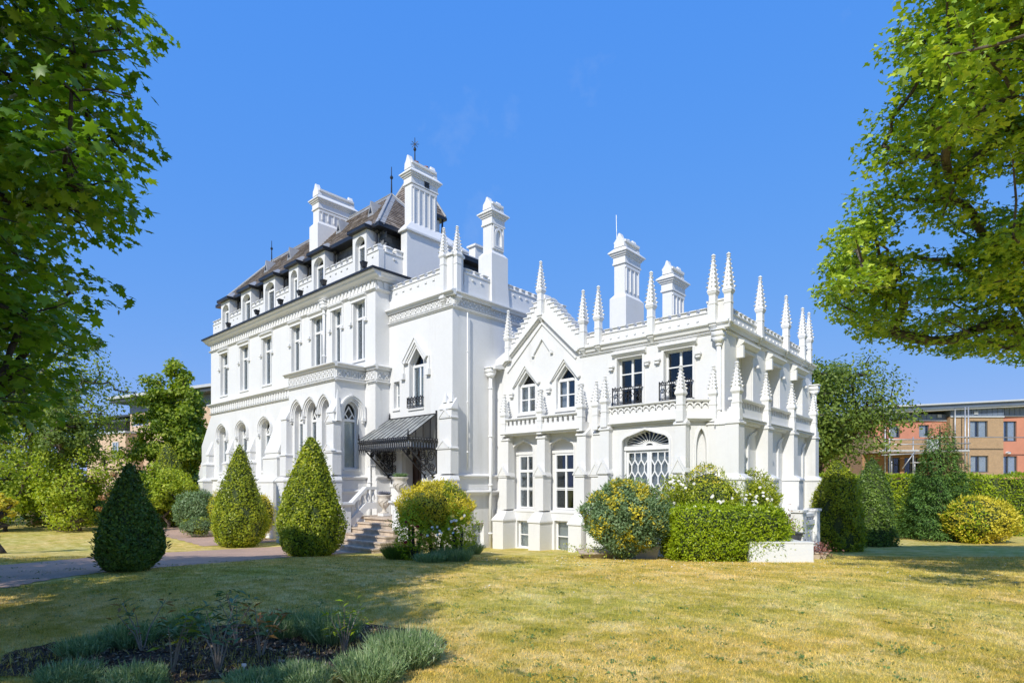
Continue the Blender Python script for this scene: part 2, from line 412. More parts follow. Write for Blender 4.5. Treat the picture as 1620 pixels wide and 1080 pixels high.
def arch_hood(fr, u0, u1, zs, za, kind, wo, g=.09, w=.09, proj=.11, uc=None, stops=True, drop=.12):
    hd = arch(u0-g, u1+g, zs, za+g, kind, uc); mb = MB()
    path = [(u1+g, zs-drop)] + hd + [(u0-g, zs-drop)]
    mb.ribbon(fr, path, -w, 0, 0, proj*.8); mb.ribbon(fr, path, -w-.035, -w+.02, 0, proj*1.15)
    mb.ribbon(fr, path, 0, w*.5, 0, proj*.35)
    if stops:
        for c in (u0-g-w/2, u1+g+w/2): mb.box(fr, c-.075, c+.075, zs-drop-.12, zs-drop, 0, proj*1.2); mb.box(fr, c-.05, c+.05, zs-drop-.2, zs-drop-.12, 0, proj*.8)
    return mb.build('hood_mould', M['trim'], wo)
def merlon_mesh(w, h, dep, gap_d=.0):
    mb = MB(); mb.box(L0, -w/2, w/2, 0, h*.55, -dep, 0)
    mb.prof(L0, [(-dep-.02, h*.55), (.045, h*.55), (.045, h*.66), (-dep*.5, h), (-dep-.02, h*.66)], -w/2-.012, w/2+.012)
    return mb.mesh('merlon', M['trim'])
MER = {}
def parapet(fr, u0, u1, z0, zc, zt, parent, pitch, thick=.25, name='parapet', corb=True, mw=.62, n=None, skip=None):
    mb = MB(); mb.box(fr, u0, u1, z0, zc-.03, -thick, 0)
    mb.prof(fr, [(-thick-.02, zc-.03), (.03, zc-.03), (.03, zc), (-thick*.5, zc+.02), (-thick-.02, zc)], u0, u1)
    n = n or max(1, round((u1-u0)/pitch)); p = (u1-u0)/n
    if corb:
        for i in range(n):
            c = u0 + (i+.5)*p + p*.5
            if c + .04 < u1: mb.box(fr, c-p*.13, c+p*.13, zc-.22, zc-.16, 0, .035)
    po = mb.build(name, M['white'], parent)
    key = (round(p*mw, 3), round(zt-zc, 3), thick)
    if key not in MER: MER[key] = merlon_mesh(*key)
    for i in range(n):
        c = u0 + (i+.5)*p
        if skip and skip(c): continue
        inst('merlon', MER[key], po, fr.M(c, zc+.004))
    return po
def pinnacle_meshes(sw, shaft_h, corb, spire_h, bw):
    """shaft, spire and corbel, origin at the collar under the spire"""
    a = MB(); h = sw/2
    a.box(L0, -h, h, -shaft_h, -.10, -h, h)
    a.box(L0, -h*1.12, h*1.12, -.34*1, -.30, -h*1.12, h*1.12)
    a.frus(L0, -h, h, -h, h, -.10, -h*1.35, h*1.35, -h*1.35, h*1.35, -.04); a.box(L0, -h*1.35, h*1.35, -.04, 0, -h*1.35, h*1.35)
    s = MB(); b = bw/2; r = RNG
    s.frus(L0, -b, b, -b, b, 0, -b*.9, b*.9, -b*.9, b*.9, .05)
    s.frus(L0, -b*.86, b*.86, -b*.86, b*.86, .05, -b*.2, b*.2, -b*.2, b*.2, spire_h*.86)
    nk = 7 if spire_h > .9 else 6
    for k in range(nk):
        z = .08 + (spire_h*.80)*(k+.3)/nk; hw = b*.86 + (b*.2 - b*.86)*(z-.05)/(spire_h*.81)
        c = b*.25*(1 - .45*k/nk)
        for sx in (-1, 1):
            for sy in (-1, 1):
                x, y = sx*hw, sy*hw
                s.frus(L0, x-c*.5, x+c*.5, y-c*.5, y+c*.5, z-c*.6, x-c+sx*c*.45, x+c+sx*c*.45, y-c+sy*c*.45, y+c+sy*c*.45, z+c*.3)
                s.frus(L0, x-c+sx*c*.45, x+c+sx*c*.45, y-c+sy*c*.45, y+c+sy*c*.45, z+c*.3, x-c*.2, x+c*.2, y-c*.2, y+c*.2, z+c*1.1)
        for sx, sy in ((0, 1), (0, -1), (1, 0), (-1, 0)):
            x, y = sx*hw*1.02, sy*hw*1.02; q = c*.55
            s.box(L0, x-q, x+q, z+c*.6, z+c*1.3, y-q, y+q)
    zt = spire_h*.86
    s.lathe((0, 0, zt-.01), [(b*.2, 0), (b*.42, .02), (b*.42, .04), (b*.22, .055), (b*.5, .085), (b*.3, .12), (b*.05, spire_h*.14)], 6)
    ms = [a.mesh('pinnacle', M['trim']), s.mesh('spire', M['trim'])]
    if corb:
        c = MB(); c.frus(L0, -.02, .02, 0, .04, 0, -h*1.15, h*1.15, 0, h*2.1, corb*.8); c.box(L0, -h*1.25, h*1.25, corb*.8, corb, 0, h*2.25)
        for q in (.3, .5, .7): hh = h*1.15*q*1.12 + .02; c.box(L0, -hh, hh, corb*.8*q, corb*.8*q+.02, 0, h*2.1*q + .03)
        ms.append(c.mesh('corbel', M['trim']))
    return ms
def pinnacle(ms, fr, u, zc, parent, shaft_h, corb=0, d=0., sw=.2, lab=None):
    po = inst('pinnacle', ms[0], parent, fr.M(u, zc, d + sw/2)); inst('spire', ms[1], po, fr.M(u, zc, d + sw/2))
    if corb: inst('corbel', ms[2], po, fr.M(u, zc - shaft_h - corb, d))
    if lab: tag(po, lab)
    return po
def string(mb, fr, zt, h, p, u0, u1):
    """weathered projecting course, top at zt"""
    mb.prof(fr, [(0, zt-h), (p*.45, zt-h), (p*.6, zt-h*.62), (p, zt-h*.5), (p, zt-h*.3), (0, zt)], u0, u1)
def frieze(fr, u0, u1, z0, z1, n, parent, kind='quatre'):
    """a row of small carved panels"""
    mb = MB(); p = (u1-u0)/n; zc = (z0+z1)/2; h = (z1-z0)/2
    mb.box(fr, u0, u1, z0, z1, 0, .012)
    for i in range(n):
        c = u0 + (i+.5)*p
        if kind == 'quatre':
            w = p*.40
            mb.ribbon(fr, [(c-w, zc-h*.8), (c+w, zc-h*.8), (c+w, zc+h*.8), (c-w, zc+h*.8)], -.012, .012, .012, .05, closed=True)
            for sx in (-1, 1): mb.ribbon(fr, [(c-w*.8, zc-h*.65*sx), (c+w*.8, zc+h*.65*sx)], -.02, .02, .012, .045 + .002*sx)
            mb.box(fr, c-w*.3, c+w*.3, zc-h*.25, zc+h*.25, .012, .06)
        elif kind == 'leaf':
            mb.prism(fr, [(c-p*.36, z1-.01), (c-p*.12, z0+h*.5), (c, z0+.01), (c+p*.12, z0+h*.5), (c+p*.36, z1-.01)], .012, .055)
        else:
            mb.box(fr, c-p*.28, c+p*.28, z0+h*.2, z1, .012, .06)
    return mb.build('carved_frieze', M['trim'], parent, kind='stuff')
def buttress(fr, uc, stages, parent, gab=(), name='buttress'):
    """stages = (z0, z1, width, depth, slope height to the next stage)"""
    mb = MB()
    for i, (z0, z1, w, d, sl) in enumerate(stages):
        nd, nw = (stages[i+1][3], stages[i+1][2]) if i+1 < len(stages) else (0.005, w*.96)
        mb.box(fr, uc-w/2, uc+w/2, z0, z1, -.02, d)
        if sl:
            mb.frus(fr, uc-w/2-.03, uc+w/2+.03, -.02, d+.035, z1, uc-w/2-.03, uc+w/2+.03, -.02, d+.035, z1+.05)
            mb.frus(fr, uc-w/2-.03, uc+w/2+.03, -.02, d+.035, z1+.05, uc-nw/2, uc+nw/2, -.02, nd, z1+.05+sl)
    for z, w, d, h in gab:
        mb.prism(fr, [(uc-w/2-.03, z), (uc+w/2+.03, z), (uc, z+h)], d-.12, d+.05)
        mb.ribbon(fr, [(uc-w/2-.03, z), (uc, z+h), (uc+w/2+.03, z)], -.012, .03, d-.1, d+.07)
    return mb.build(name, M['white'], parent)
def chimney(x0, x1, y0, y1, zb, z_top, parent, cap_h=1.0, neck=None, pots=0, flutes=0, lab=None, niche=False, base=None):
    """square shaft with a corniced gabled cap; x0..x1, y0..y1 in plan"""
    fr = FA(0); P = lambda: None
    def bx(mb, e, z0, z1): mb.box(fr, x0-e, x1+e, z0, z1, -(y1+e), -(y0-e))
    mb = MB(); zc = z_top - cap_h
    bx(mb, 0, zb, zc)
    if base:
        mb.frus(fr, x0-.12, x1+.12, -(y1+.12), -(y0-.12), zb, x0-.12, x1+.12, -(y1+.12), -(y0-.12), base-.15)
        mb.frus(fr, x0-.12, x1+.12, -(y1+.12), -(y0-.12), base-.15, x0, x1, -y1, -y0, base)
    zf0 = (base or zb) + .10; zf1 = zc - .46
    sh = mb.build('chimney', M['white'], parent, label=lab)
    if flutes:
        fx = FB(x1); w = (y1-y0)*.82; p = w/flutes; f = MB()
        for i in range(flutes+1):
            u = y0 + (y1-y0)*.09 + p*i; f.box(fx, u-p*.10, u+p*.10, zf0, zf1, 0, .035)
        f.box(fx, y0+.02, y1-.02, zf1, zf1+.10, 0, .037); f.build('fluted_panel', M['white'], sh)
    if niche:
        fx = FB(x1); f = MB(); a, b = y0+(y1-y0)*.22, y0+(y1-y0)*.80
        f.ribbon(fx, [(a, zf0+.08), (b, zf0+.08)] + arch(a, b, zf1-.32, zf1+.02, 'pointed'), -.04, .04, 0, .06, closed=True)
        f.ribbon(fx, rect(a-.07, b+.07, zf0+.01, zf1+.09), -.03, .02, 0, .05, closed=True); f.build('arched_panel', M['trim'], sh)
    c = MB()
    bx(c, .05, zc-.32, zc-.26); bx(c, .03, zc-.26, zc-.04); bx(c, .07, zc-.04, zc+.02); bx(c, .12, zc+.02, zc+.08)
    e = .17; z1 = zc+.083; z2 = zc + .08 + cap_h*.28; i = -.02
    bx(c, e, z1, z1+.04)
    c.frus(fr, x0-e, x1+e, -(y1+e), -(y0-e), z1+.04, x0-i, x1+i, -(y1+i), -(y0-i), z2)
    xm = (x0+x1)/2; hw = (x1-x0)/2
    g = [(xm-hw*.98, z2), (xm+hw*.98, z2), (xm+hw*.86, z2+cap_h*.28), (xm+hw*.5, z2+cap_h*.40), (xm+hw*.36, z_top-.12), (xm+hw*.18, z_top-.02), (xm, z_top),
         (xm-hw*.18, z_top-.02), (xm-hw*.36, z_top-.12), (xm-hw*.5, z2+cap_h*.40), (xm-hw*.86, z2+cap_h*.28)]
    c.prism(fr, g, -(y0+.16), -(y0-.03)); c.prism(fr, g, -(y1+.03), -(y1-.16))
    c.box(fr, x0+.04, x1-.04, z2-.1, z2+cap_h*.22, -(y1-.05), -(y0+.05))
    c.prof(fr, [(-(y1-.02), z2+cap_h*.2), (-(y0+.02), z2+cap_h*.2), (-(y0+.02), z2+cap_h*.30), (-(y1-.02), z2+cap_h*.30)], x0-.03, x1+.03)
    c.build('chimney_cap', M['trim'], sh)
    zp = z2 + cap_h*.28
    for k in range(pots):
        yy = y0 + (y1-y0)*(k+.8)/(pots+.6)
        MB().lathe((xm, yy, zp-.06), [(.11, 0), (.095, .05), (.085, .18), (.11, .20), (.11, .23), (.07, .23)], 12).build('chimney_pot', M['pot'] if pots > 1 else M['white'], sh, True)
    return sh
def slates(name, mat, parent, org, udir, vdir, inside, uw, vh, nu, nv, lift=.012):
    """overlapping slates laid in courses on a roof plane; inside(u, v) keeps the ones on the slope"""
    O = np.array(org, float); U = np.array(udir, float); V = np.array(vdir, float); U /= np.linalg.norm(U); V /= np.linalg.norm(V)
    Nn = np.cross(U, V); Nn *= np.sign(Nn[2]) if abs(Nn[2]) > 1e-3 else -1
    vs, fs = [], []
    r = np.random.default_rng(3)
    for j in range(nv):
        for i in range(nu):
            u = (i + .5*(j % 2))*uw; v = j*vh
            if not inside(u, v): continue
            g = .006; h0, h1 = lift + .018 + r.uniform(0, .012), lift
            a = O + U*(u+g) + V*(v + r.uniform(-.008, .008)); b_ = a + U*(uw-2*g)
            c = b_ + V*vh*1.12; d = a + V*vh*1.12
            k = len(vs); vs += [a+Nn*h0, b_+Nn*h0, c+Nn*h1, d+Nn*h1, a, b_]
            fs += [(k, k+1, k+2, k+3), (k+4, k+5, k+1, k)]
    mb = MB(); mb.add(vs, fs); return mb.build(name, mat, parent, kind='stuff')
# ================================================================= THE HOUSE
house = empty('mansion', (-20, 16, 0), 'white gothic revival mansion with battlements, pinnacles, tall chimneys and slate roofs', 'mansion')
YM, YB, YT, YG, YP = 12.76, 11.47, 13.40, 15.55, 14.90
XB, XL, XT, XP, XS = -19.17, -18.50, -14.90, -6.33, -6.13
FM, FBay, FT, FG, FPv = FA(YM), FA(YB), FA(YT), FA(YG), FA(YP)
FbX, FlX, FtX, FpX, FsX = FB(XB), FB(XL), FB(XT), FB(XP), FB(XS)
WH, TR = M['white'], M['trim']

# ---- long left wing
UW = [(-32.9,-31.97,7.1,9.36),(-30.4,-29.43,7.1,9.38),(-27.87,-26.92,7.1,9.38),(-25.0,-24.2,7.15,9.42),(-23.22,-22.3,7.15,9.45),(-21.55,-20.85,7.15,9.45),(-20.0,-19.2,7.15,9.45)]
LW = [(-33.05,-32.05),(-30.6,-29.6),(-28.0,-27.0)]
wall('front_wall', FM, rect(-34.2, XL, -.6, 10.1), [(rect(*w), .24) for w in UW] + [(opening(a, b, 2.95, 5.02, 5.40, 'pointed'), .3) for a, b in LW], house, WH)
wall('side_wall', FlX, rect(YM, 17.3, -.6, 10.1), [], house, WH)
wall('side_wall', Fr(-34.2, 0, 0, -1), rect(-17.3, -YM, -.6, 10.1), [], house, WH)
wall('rear_wall', Fr(0, 17.3, -1, 0), rect(18.5, 34.2, -.6, 10.1), [], house, WH)
for i, w in enumerate(UW):
    wo = window(FM, w[0], w[1], w[2], w[3]-.62, w[3], 'flat', .24, house, cols=2 if i not in (0,) else 1, rows=(), transom=w[3]-.66, curtain='swag', sill=True)
    label_hood(FM, w[0], w[1], w[3]+.06, .85, wo)
for a, b in LW:
    wo = window(FM, a, b, 2.95, 5.02, 5.40, 'pointed', .3, house, cols=2, rows=(), transom=4.72, curtain='blind' if b > -28 else 'net', head='trace')
    arch_hood(FM, a, b, 5.02, 5.40, 'pointed', wo, drop=.25)
mb = MB()
mb.box(FM, -34.2, -22.7, -.6, 2.46, 0, .10); string(mb, FM, 2.66, .2, .2, -34.2, -22.7)
mb.box(FlX, YM, YT-.02, -.6, 2.46, 0, .08); string(mb, FlX, 2.66, .2, .16, YM-.02, YT-.002)
string(mb, FM, 6.76, .2, .2, -34.32, -22.69); string(mb, FM, 6.25, .1, .1, -34.28, -22.69)
mb.build('string_course', TR, house)
frieze(FM, -34.2, -22.7, 6.27, 6.53, 44, house, 'tooth')
# cornice
mb = MB()
for fr, a, b in ((FM, -34.2, XL), (FlX, YM, 17.2)):
    e = .37
    a_, b_ = (a-.2, b+e) if fr is FM else (a-.0, b)
    mb.prof(fr, [(0, 10.0), (.08, 10.0), (.15, 10.06), (.25, 10.10), (.27, 10.16), (.37, 10.2), (.37, 10.24), (0, 10.24)], a_ if fr is FM else a+.001, b_)
    string(mb, fr, 9.70, .1, .1, a-(.1 if fr is FM else 0), b+(.1 if fr is FM else 0))
mb.build('cornice', TR, house)
frieze(FM, -34.2, XL+.02, 9.70, 9.97, 60, house, 'leaf'); frieze(FlX, YM, 17.2, 9.70, 9.97, 16, house, 'leaf')
mb = MB()
for i in range(150):
    u = -34.2 + (i+.5)*15.7/150; mb.box(FM, u-.03, u+.03, 9.97, 10.03, .012, .09)
mb.build('dentil_course', TR, house, kind='stuff')
mb = MB(); mb.box(FM, -34.46, XL+.44, 10.241, 10.315, -.1, .43); mb.box(FlX, YM-.3, 17.2, 10.242, 10.313, -.1, .438)
mb.build('gutter', M['black'], house)
DX = [(UX(a, YM), UX(b, YM)) for a, b in ((348, 361.3), (379.4, 395.6), (414.9, 433.5), (455, 470), (491, 511.9), (555.9, 577.8))]
Fpar = FM.off(-.08)
def clear(c): return any(a-.1 < c < b+.1 for a, b in DX)
edges = [-34.12] + [v for ab in DX for v in ab] + [XL+.1]
for i in range(0, len(edges), 2):
    a, b = edges[i], edges[i+1]
    if b-a > .25: parapet(Fpar, a, b, 10.3, 11.14, 11.42, house, .43, .25)
parapet(FB(XL+.08), YM+.33, 14.05, 10.3, 11.14, 11.44, house, .5, .25)
parapet(Fr(-34.12, 0, 0, -1), -17.2, -YM-.33, 10.3, 11.14, 11.42, house, .42, .25)
# mansard and slate roof
yf, yb_, xr, xl = 13.32, 17.1, -18.95, -33.8
mb = MB(); mb.box(L0, xl+.16, xr-.16, 10.2, 12.2, -yb_, -yf-.16); mb.build('mansard_wall', M['black'], house)
slates('mansard_slates', M['slate'], house, (xl, yf, 10.3), (1,0,0), (0,.06,1), lambda u, v: v < 1.82, .34, .22, 44, 9)
slates('mansard_slates', M['slate'], house, (xr, yf, 10.3), (0,1,0), (-.06,0,1), lambda u, v: v < 1.82 and u < 3.6, .40, .22, 10, 9)
ze, zr = 12.33, 14.78; ey, ex0, ex1, eb = 13.05, -34.05, -18.67, 17.25; ry = (ey+eb)/2; hx = ry-ey
mb = MB(); mb.add([(ex0,ey,ze),(ex1,ey,ze),(ex1,eb,ze),(ex0,eb,ze),(ex0+hx,ry,zr),(ex1-hx,ry,zr)], [(0,1,5,4),(1,2,5),(2,3,4,5),(3,0,4),(0,3,2,1)])
roof = mb.build('roof', M['rslate'], house)
sl = sqrt((zr-ze)**2 + hx**2)
slates('roof_slates', M['rslate'], roof, (ex0, ey, ze), (1,0,0), (0,hx,zr-ze), lambda u, v: v*hx/sl-.0 < u < (ex1-ex0) - v*hx/sl-.26 and v < sl-.15, .26, .17, 60, 19)
slates('roof_slates', M['rslate'], roof, (ex1, ey, ze), (0,1,0), (-hx,0,zr-ze), lambda u, v: v*hx/sl < u < (eb-ey) - v*hx/sl-.26 and v < sl-.15, .26, .17, 16, 19)
mb = MB(); e = .02
mb.box(L0, ex0-.08, ex1+.08, 12.15, 12.31, -eb-.08, -ey+.08); mb.build('eaves_gutter', M['black'], house)
mb = MB()
for a, b in (((ex1, ey, ze), (ex1-hx, ry, zr)), ((ex1, eb, ze), (ex1-hx, ry, zr)), ((ex0, ey, ze), (ex0+hx, ry, zr)), ((ex0, eb, ze), (ex0+hx, ry, zr)), ((ex0+hx, ry, zr), (ex1-hx, ry, zr))):
    a, b = Vector(a)+Vector((0,0,.02)), Vector(b)+Vector((0,0,.03)); t = (b-a).normalized(); sd_ = t.cross(Vector((0,0,1))).normalized()
    if abs(t.z) > .01:
        pass
    w = .19; dz = -.13 if abs(t.z) > .01 else -.21
    mb.add([a+sd_*w+Vector((0,0,dz)), a+Vector((0,0,.03)), a-sd_*w+Vector((0,0,dz)), b+sd_*w+Vector((0,0,dz)), b+Vector((0,0,.03)), b-sd_*w+Vector((0,0,dz))], [(0,1,4,3),(1,2,5,4)])
    mb.tube([a+Vector((0,0,.05)), b+Vector((0,0,.05))], .035, 6)
mb.build('lead_ridge', M['lead'], roof)
def vent(px, py):
    Y = 14.0; x = UX(px, Y); z = ze + (Y-ey)*(zr-ze)/hx; mb = MB(); w = .42; h = .62
    f, k = (x, Y-.06, z+h), (x, Y+h*hx/(zr-ze), z+h)
    a, b = (x-w/2, Y-.06, z-.02), (x+w/2, Y-.06, z-.02)
    mb.add([a, b, f, k], [(0,1,2),(0,2,3),(1,3,2)])
    vo = mb.build('roof_vent', M['lead'], roof)
    MB().prism(FA(Y-.06), [(x-.09, z+.1), (x+.09, z+.1), (x, z+.34)], 0, .02).build('vent_opening', M['black'], vo)
for p in ((422, 408), (459, 388), (537, 343), (588, 315)): vent(*p)
def finial(x, y, z, h, parent, star=False):
    mb = MB(); mb.lathe((x, y, z), [(.06, 0), (.035, .1), (.025, h*.55), (.07, h*.6), (.07, h*.64), (.02, h*.7), (.015, h*.98), (.002, h)], 8)
    if star:
        for k in range(4):
            a = pi*k/4; mb.tube([(x-cos(a)*.2*C_, y-cos(a)*.2*S_, z+h*.78-sin(a)*.2), (x+cos(a)*.2*C_, y+cos(a)*.2*S_, z+h*.78+sin(a)*.2)], .014, 5)
    return mb.build('roof_finial', M['black'], parent)
finial(ex1-hx, ry, zr, 1.25, roof); finial(ex0+hx, ry, zr, 1.2, roof)
# dormers
for i, (a, b) in enumerate(DX):
    zt = 12.12; dy = .52; ap = (a + .13, b - .13); fd = FM.off(-.06)
    do = wall('dormer', fd, rect(a, b, 10.3, zt), [(opening(a+.17, b-.13, 10.36, 11.62, 11.95, 'pointed'), .24)], house, WH)
    mb = MB(); n = 0
    mb.box(L0, a, a+.12, 10.3, zt, -yf-.1, -YM-.075); mb.box(L0, b-.1, b, 10.3, zt, -yf-.1, -YM-.075)
    mb.build('dormer_cheek', WH, do)
    window(fd, a+.17, b-.13, 10.36, 11.62, 11.95, 'pointed', .24, do, cols=1, rows=(), head='bar', sill=False, room=.3)
    MB().box(L0, a-.14, b+.14, zt, zt+.12, -yf-.2, -YM+.12).build('dormer_fascia', M['black'], do)
    mb = MB(); x0, x1, y0, z0 = a-.15, b+.15, YM-.13, zt+.121
    mb.add([(x0,y0,z0),(x1,y0,z0),(x1,yf+.6,z0),(x0,yf+.6,z0),((x0+x1)/2-.1,y0+.55,z0+.42),((x0+x1)/2+.1,y0+.55,z0+.42),((x0+x1)/2+.1,yf+.7,z0+.5),((x0+x1)/2-.1,yf+.7,z0+.5)],
        [(0,1,5,4),(1,2,6,5),(3,0,4,7),(4,5,6,7)]); mb.build('dormer_roof', M['lead'], do)
    mb = MB(); mb.tube([(b+.12, yf-.05, zt+.1), (b+.12, yf-.12, zt-.15), (b+.10, yf-.1, 10.8)], .045, 8); mb.lathe((b+.12, yf-.1, zt-.1), [(.05, 0), (.09, .1), (.09, .2)], 8); mb.build('downpipe', M['black'], do)
for px, py in ((361.7,510),(406.7,489),(444,473),(475,457),(512.3,443),(576,416)):
    Y = YM-.26; x = UX(px, Y); z = 10.34
    mb = MB(); mb.tube([(x, Y, z), (x, Y, z+.14)], .025, 6); mb.frus(L0, x-.07, x+.07, -Y-.07, -Y+.07, z+.12, x-.10, x+.10, -Y-.09, -Y+.12, z+.30); mb.box(L0, x-.11, x+.11, z+.30, z+.33, -Y-.10, -Y+.13)
    mb.build('floodlight', M['black'], house)
# end buttress with its long weathering, intermediate buttresses
mb = MB(); mb.prism(FM, [(-34.19, -.6), (-36.15, -.6), (-36.15, 2.5), (-36.25, 2.55), (-36.25, 2.66), (-35.75, 3.35), (-35.75, 3.5), (-35.6, 3.6), (-35.6, 4.5), (-34.19, 6.15)], -.6, -.02)
mb.build('end_buttress', WH, house)
for u in (-34.0, -31.32, -28.8): buttress(FM, u, [(-.6, 2.45, .62, .62, .16), (2.66, 3.35, .5, .42, .12), (3.5, 3.9, .36, .26, .7)], house)
buttress(FM, -25.3, [(-.6, 2.4, 1.5, 1.05, .2), (2.65, 3.45, 1.35, .85, .1), (3.6, 3.7, 1.25, .75, 2.1)], house)
def pipe(x, y, z0, z1, mat, rad=.055, hop=True, nm='downpipe'):
    mb = MB(); mb.tube([(x, y, z0), (x, y, z1)], rad, 10)
    z = z0 + .6
    while z < z1: mb.lathe((x, y, z), [(rad*1.3, 0), (rad*1.5, .03), (rad*1.3, .06)], 10); z += 1.75
    if hop: mb.frus(L0, x-.07, x+.07, -y-.07, -y+.07, z1, x-.15, x+.15, -y-.14, -y+.14, z1+.16); mb.box(L0, x-.15, x+.15, z1+.16, z1+.34, -y-.14, -y+.14); mb.box(L0, x-.18, x+.18, z1+.34, z1+.38, -y-.17, -y+.17)
    return mb.build(nm, mat, house, True)
pipe(-24.0+.35, YM-.1, 4.6, 6.0, M['paint']); pipe(UX(541, YM-.1)-1.4, YM-.09, 7.0, 9.55, M['paint']); pipe(-18.75, YM-.1, .0, 3.0, M['paint'], hop=False)

# ---- two-storey bay
bw = [(-22.2,-21.55),(-21.2,-20.45),(-20.1,-19.5)]
wall('bay_wall', FBay, rect(-22.68, XB, -.6, 6.7), [(opening(a, b, 2.9, 5.0, 5.5, 'pointed'), .26) for a, b in bw], house, WH)
wall('bay_side_wall', FbX, rect(YB, YM, -.6, 6.7), [(opening(11.86, 12.48, 2.9, 4.95, 5.42, 'pointed'), .26)], house, WH)
wall('bay_side_wall', Fr(-22.68, 0, 0, -1), rect(-YM, -YB, -.6, 6.7), [], house, WH)
for k, (a, b) in enumerate(bw):
    wo = window(FBay, a, b, 2.9, 5.0, 5.5, 'pointed', .26, house, cols=2 if k == 1 else 1, rows=(), transom=4.78, curtain='net', head='trace', room=.16)
    arch_hood(FBay, a, b, 5.0, 5.5, 'pointed', wo, stops=(k == 0), drop=.05, g=.10)
wo = window(FbX, 11.86, 12.48, 2.9, 4.95, 5.42, 'pointed', .26, house, cols=1, rows=(), transom=4.72, curtain='blind', head='trace', room=.16)
arch_hood(FbX, 11.86, 12.48, 4.95, 5.42, 'pointed', wo, g=.12)
mb = MB(); mb.box(L0, -22.7, XB+.0, 6.69, 6.8, -YM, -YB); mb.build('bay_roof', M['lead'], house)
mb = MB()
for fr, a, b in ((FBay, -22.7-.18, XB+.18), (FbX, YB+.001, YM)):
    string(mb, fr, 6.83, .2, .2, a, b); string(mb, fr, 6.22, .1, .1, a+.08 if fr is FBay else a, b-.08 if fr is FBay else b)
    string(mb, fr, 2.64, .18, .18, a, b); mb.box(fr, a+.08 if fr is FBay else a, b-.08 if fr is FBay else b, -.6, 2.45, 0, .1)
    mb.prof(fr, [(0.1, 1.95), (.13, 1.95), (.17, 2.05), (.1, 2.12)], a+.01 if fr is FBay else a, b-.01 if fr is FBay else b)
for fr, a, b in ((FM, XB+.2, XL+.18), (FlX, YM+.001, YT)):
    string(mb, fr, 6.83, .2, .18, a, b); string(mb, fr, 6.22, .1, .09, a, b-.08 if fr is FM else b)
mb.build('string_course', TR, house)
frieze(FBay, -22.68, XB-.02, 6.25, 6.58, 12, house); frieze(FbX, YB+.02, YM-.02, 6.25, 6.58, 4, house); frieze(FM, XB+.03, XL-.01, 6.25, 6.58, 2, house); frieze(FlX, YM+.02, YT-.02, 6.25, 6.58, 2, house)
buttress(FBay, -19.05, [(-.6, 2.42, .62, .42, .12), (2.65, 3.45, .54, .34, .02), (3.52, 4.52, .48, .28, .02), (4.58, 4.9, .46, .26, .5)], house, gab=[(3.5, .54, .34, .26), (4.56, .48, .28, .26)])
MB().frus(L0, -18.95, -18.72, -YB-.0, -YB+.2, 4.6, -18.85, -18.82, -YB+.09, -YB+.11, 5.75).build('pinnacle', TR, house)
buttress(FBay, -22.6, [(-.6, 2.42, .62, .42, .12), (2.65, 3.45, .5, .3, .02), (3.52, 4.9, .46, .26, .5)], house)

# ---- entrance tower
tw = (-17.28, -16.46); dr = (-17.5, -16.4)
wall('tower_front_wall', FT, rect(XL, XT, -.6, 8.98), [(opening(*tw, 5.12, 6.72, 7.28, 'tri'), .26), (rect(-18.23, -17.87, 5.18, 6.19), .22), (rect(dr[0], dr[1], 1.17, 3.72), .42)], house, WH)
wall('tower_side_wall', FtX, rect(YT, 20.2, -.6, 8.98), [(rect(14.32, 14.92, .12, .92), .2)], house, WH)
wo = window(FT, *tw, 5.12, 6.72, 7.28, 'tri', .26, house, cols=2, rows=(), transom=6.66, curtain='blue')
arch_hood(FT, *tw, 6.72, 7.28, 'tri', wo, g=.2, w=.12, drop=-.06, stops=False)
mb = MB()
for c in (tw[0]-.32, tw[1]+.32): mb.box(FT, c-.06, c+.06, 6.35, 6.9, 0, .06); mb.box(FT, c-.1, c+.1, 6.2, 6.42, 0, .13)
mb.build('hood_stop', TR, wo)
def iron_balconette(fr, u0, u1, z0, z1, d, parent, n):
    mb = MB(); P = fr.P; t = .013
    for z in (z0, z0+.05, z1-.07, z1): mb.box(fr, u0, u1, z-t*.8, z+t*.8, d-t, d+t)
    for i in range(n+1):
        u = u0 + (u1-u0)*i/n; mb.box(fr, u-t*.7, u+t*.7, z0, z1, d-t*.9, d+t*.9)
        if i < n:
            c = u + (u1-u0)/n/2; r = (u1-u0)/n*.42; zm = (z0+z1)/2
            mb.ribbon(fr, [(c+r*cos(a)*(1-a/9), zm + r*1.3*sin(a)*(1-a/9)) for a in np.linspace(0, 6.9, 14)], -.006, .006, d-.01, d+.01)
            mb.ribbon(fr, [(c-r*.8, z1-.08), (c, z1+.05), (c+r*.8, z1-.08)], -.007, .007, d-.009, d+.009)
    for u in (u0, u1): mb.box(fr, u-t, u+t, z0-.02, z1+.04, d-t, d+t); mb.box(fr, u-t, u+t, z1-.02, z1, 0, d-t); mb.box(fr, u-t, u+t, z0, z0+.02, 0, d-t)
    return mb.build('iron_balconette', M['black'], parent)
iron_balconette(FT, tw[0]-.02, tw[1]+.02, 5.13, 5.46, .08, wo, 5)
window(FT, -18.23, -17.87, 5.18, 6.0, 6.19, 'flat', .22, house, cols=1, rows=(.5,), curtain='frost')
window(FtX, 14.32, 14.92, .12, .8, .92, 'flat', .2, house, cols=1, rows=(.5,), curtain='frost')
mb = MB()
for fr, a, b in ((FT, XL+.003, XT+.2), (FtX, YT+.001, 20.2)):
    string(mb, fr, 8.98, .22, .22, a, b); string(mb, fr, 8.46, .1, .09, a, b-(.1 if fr is FT else 0))
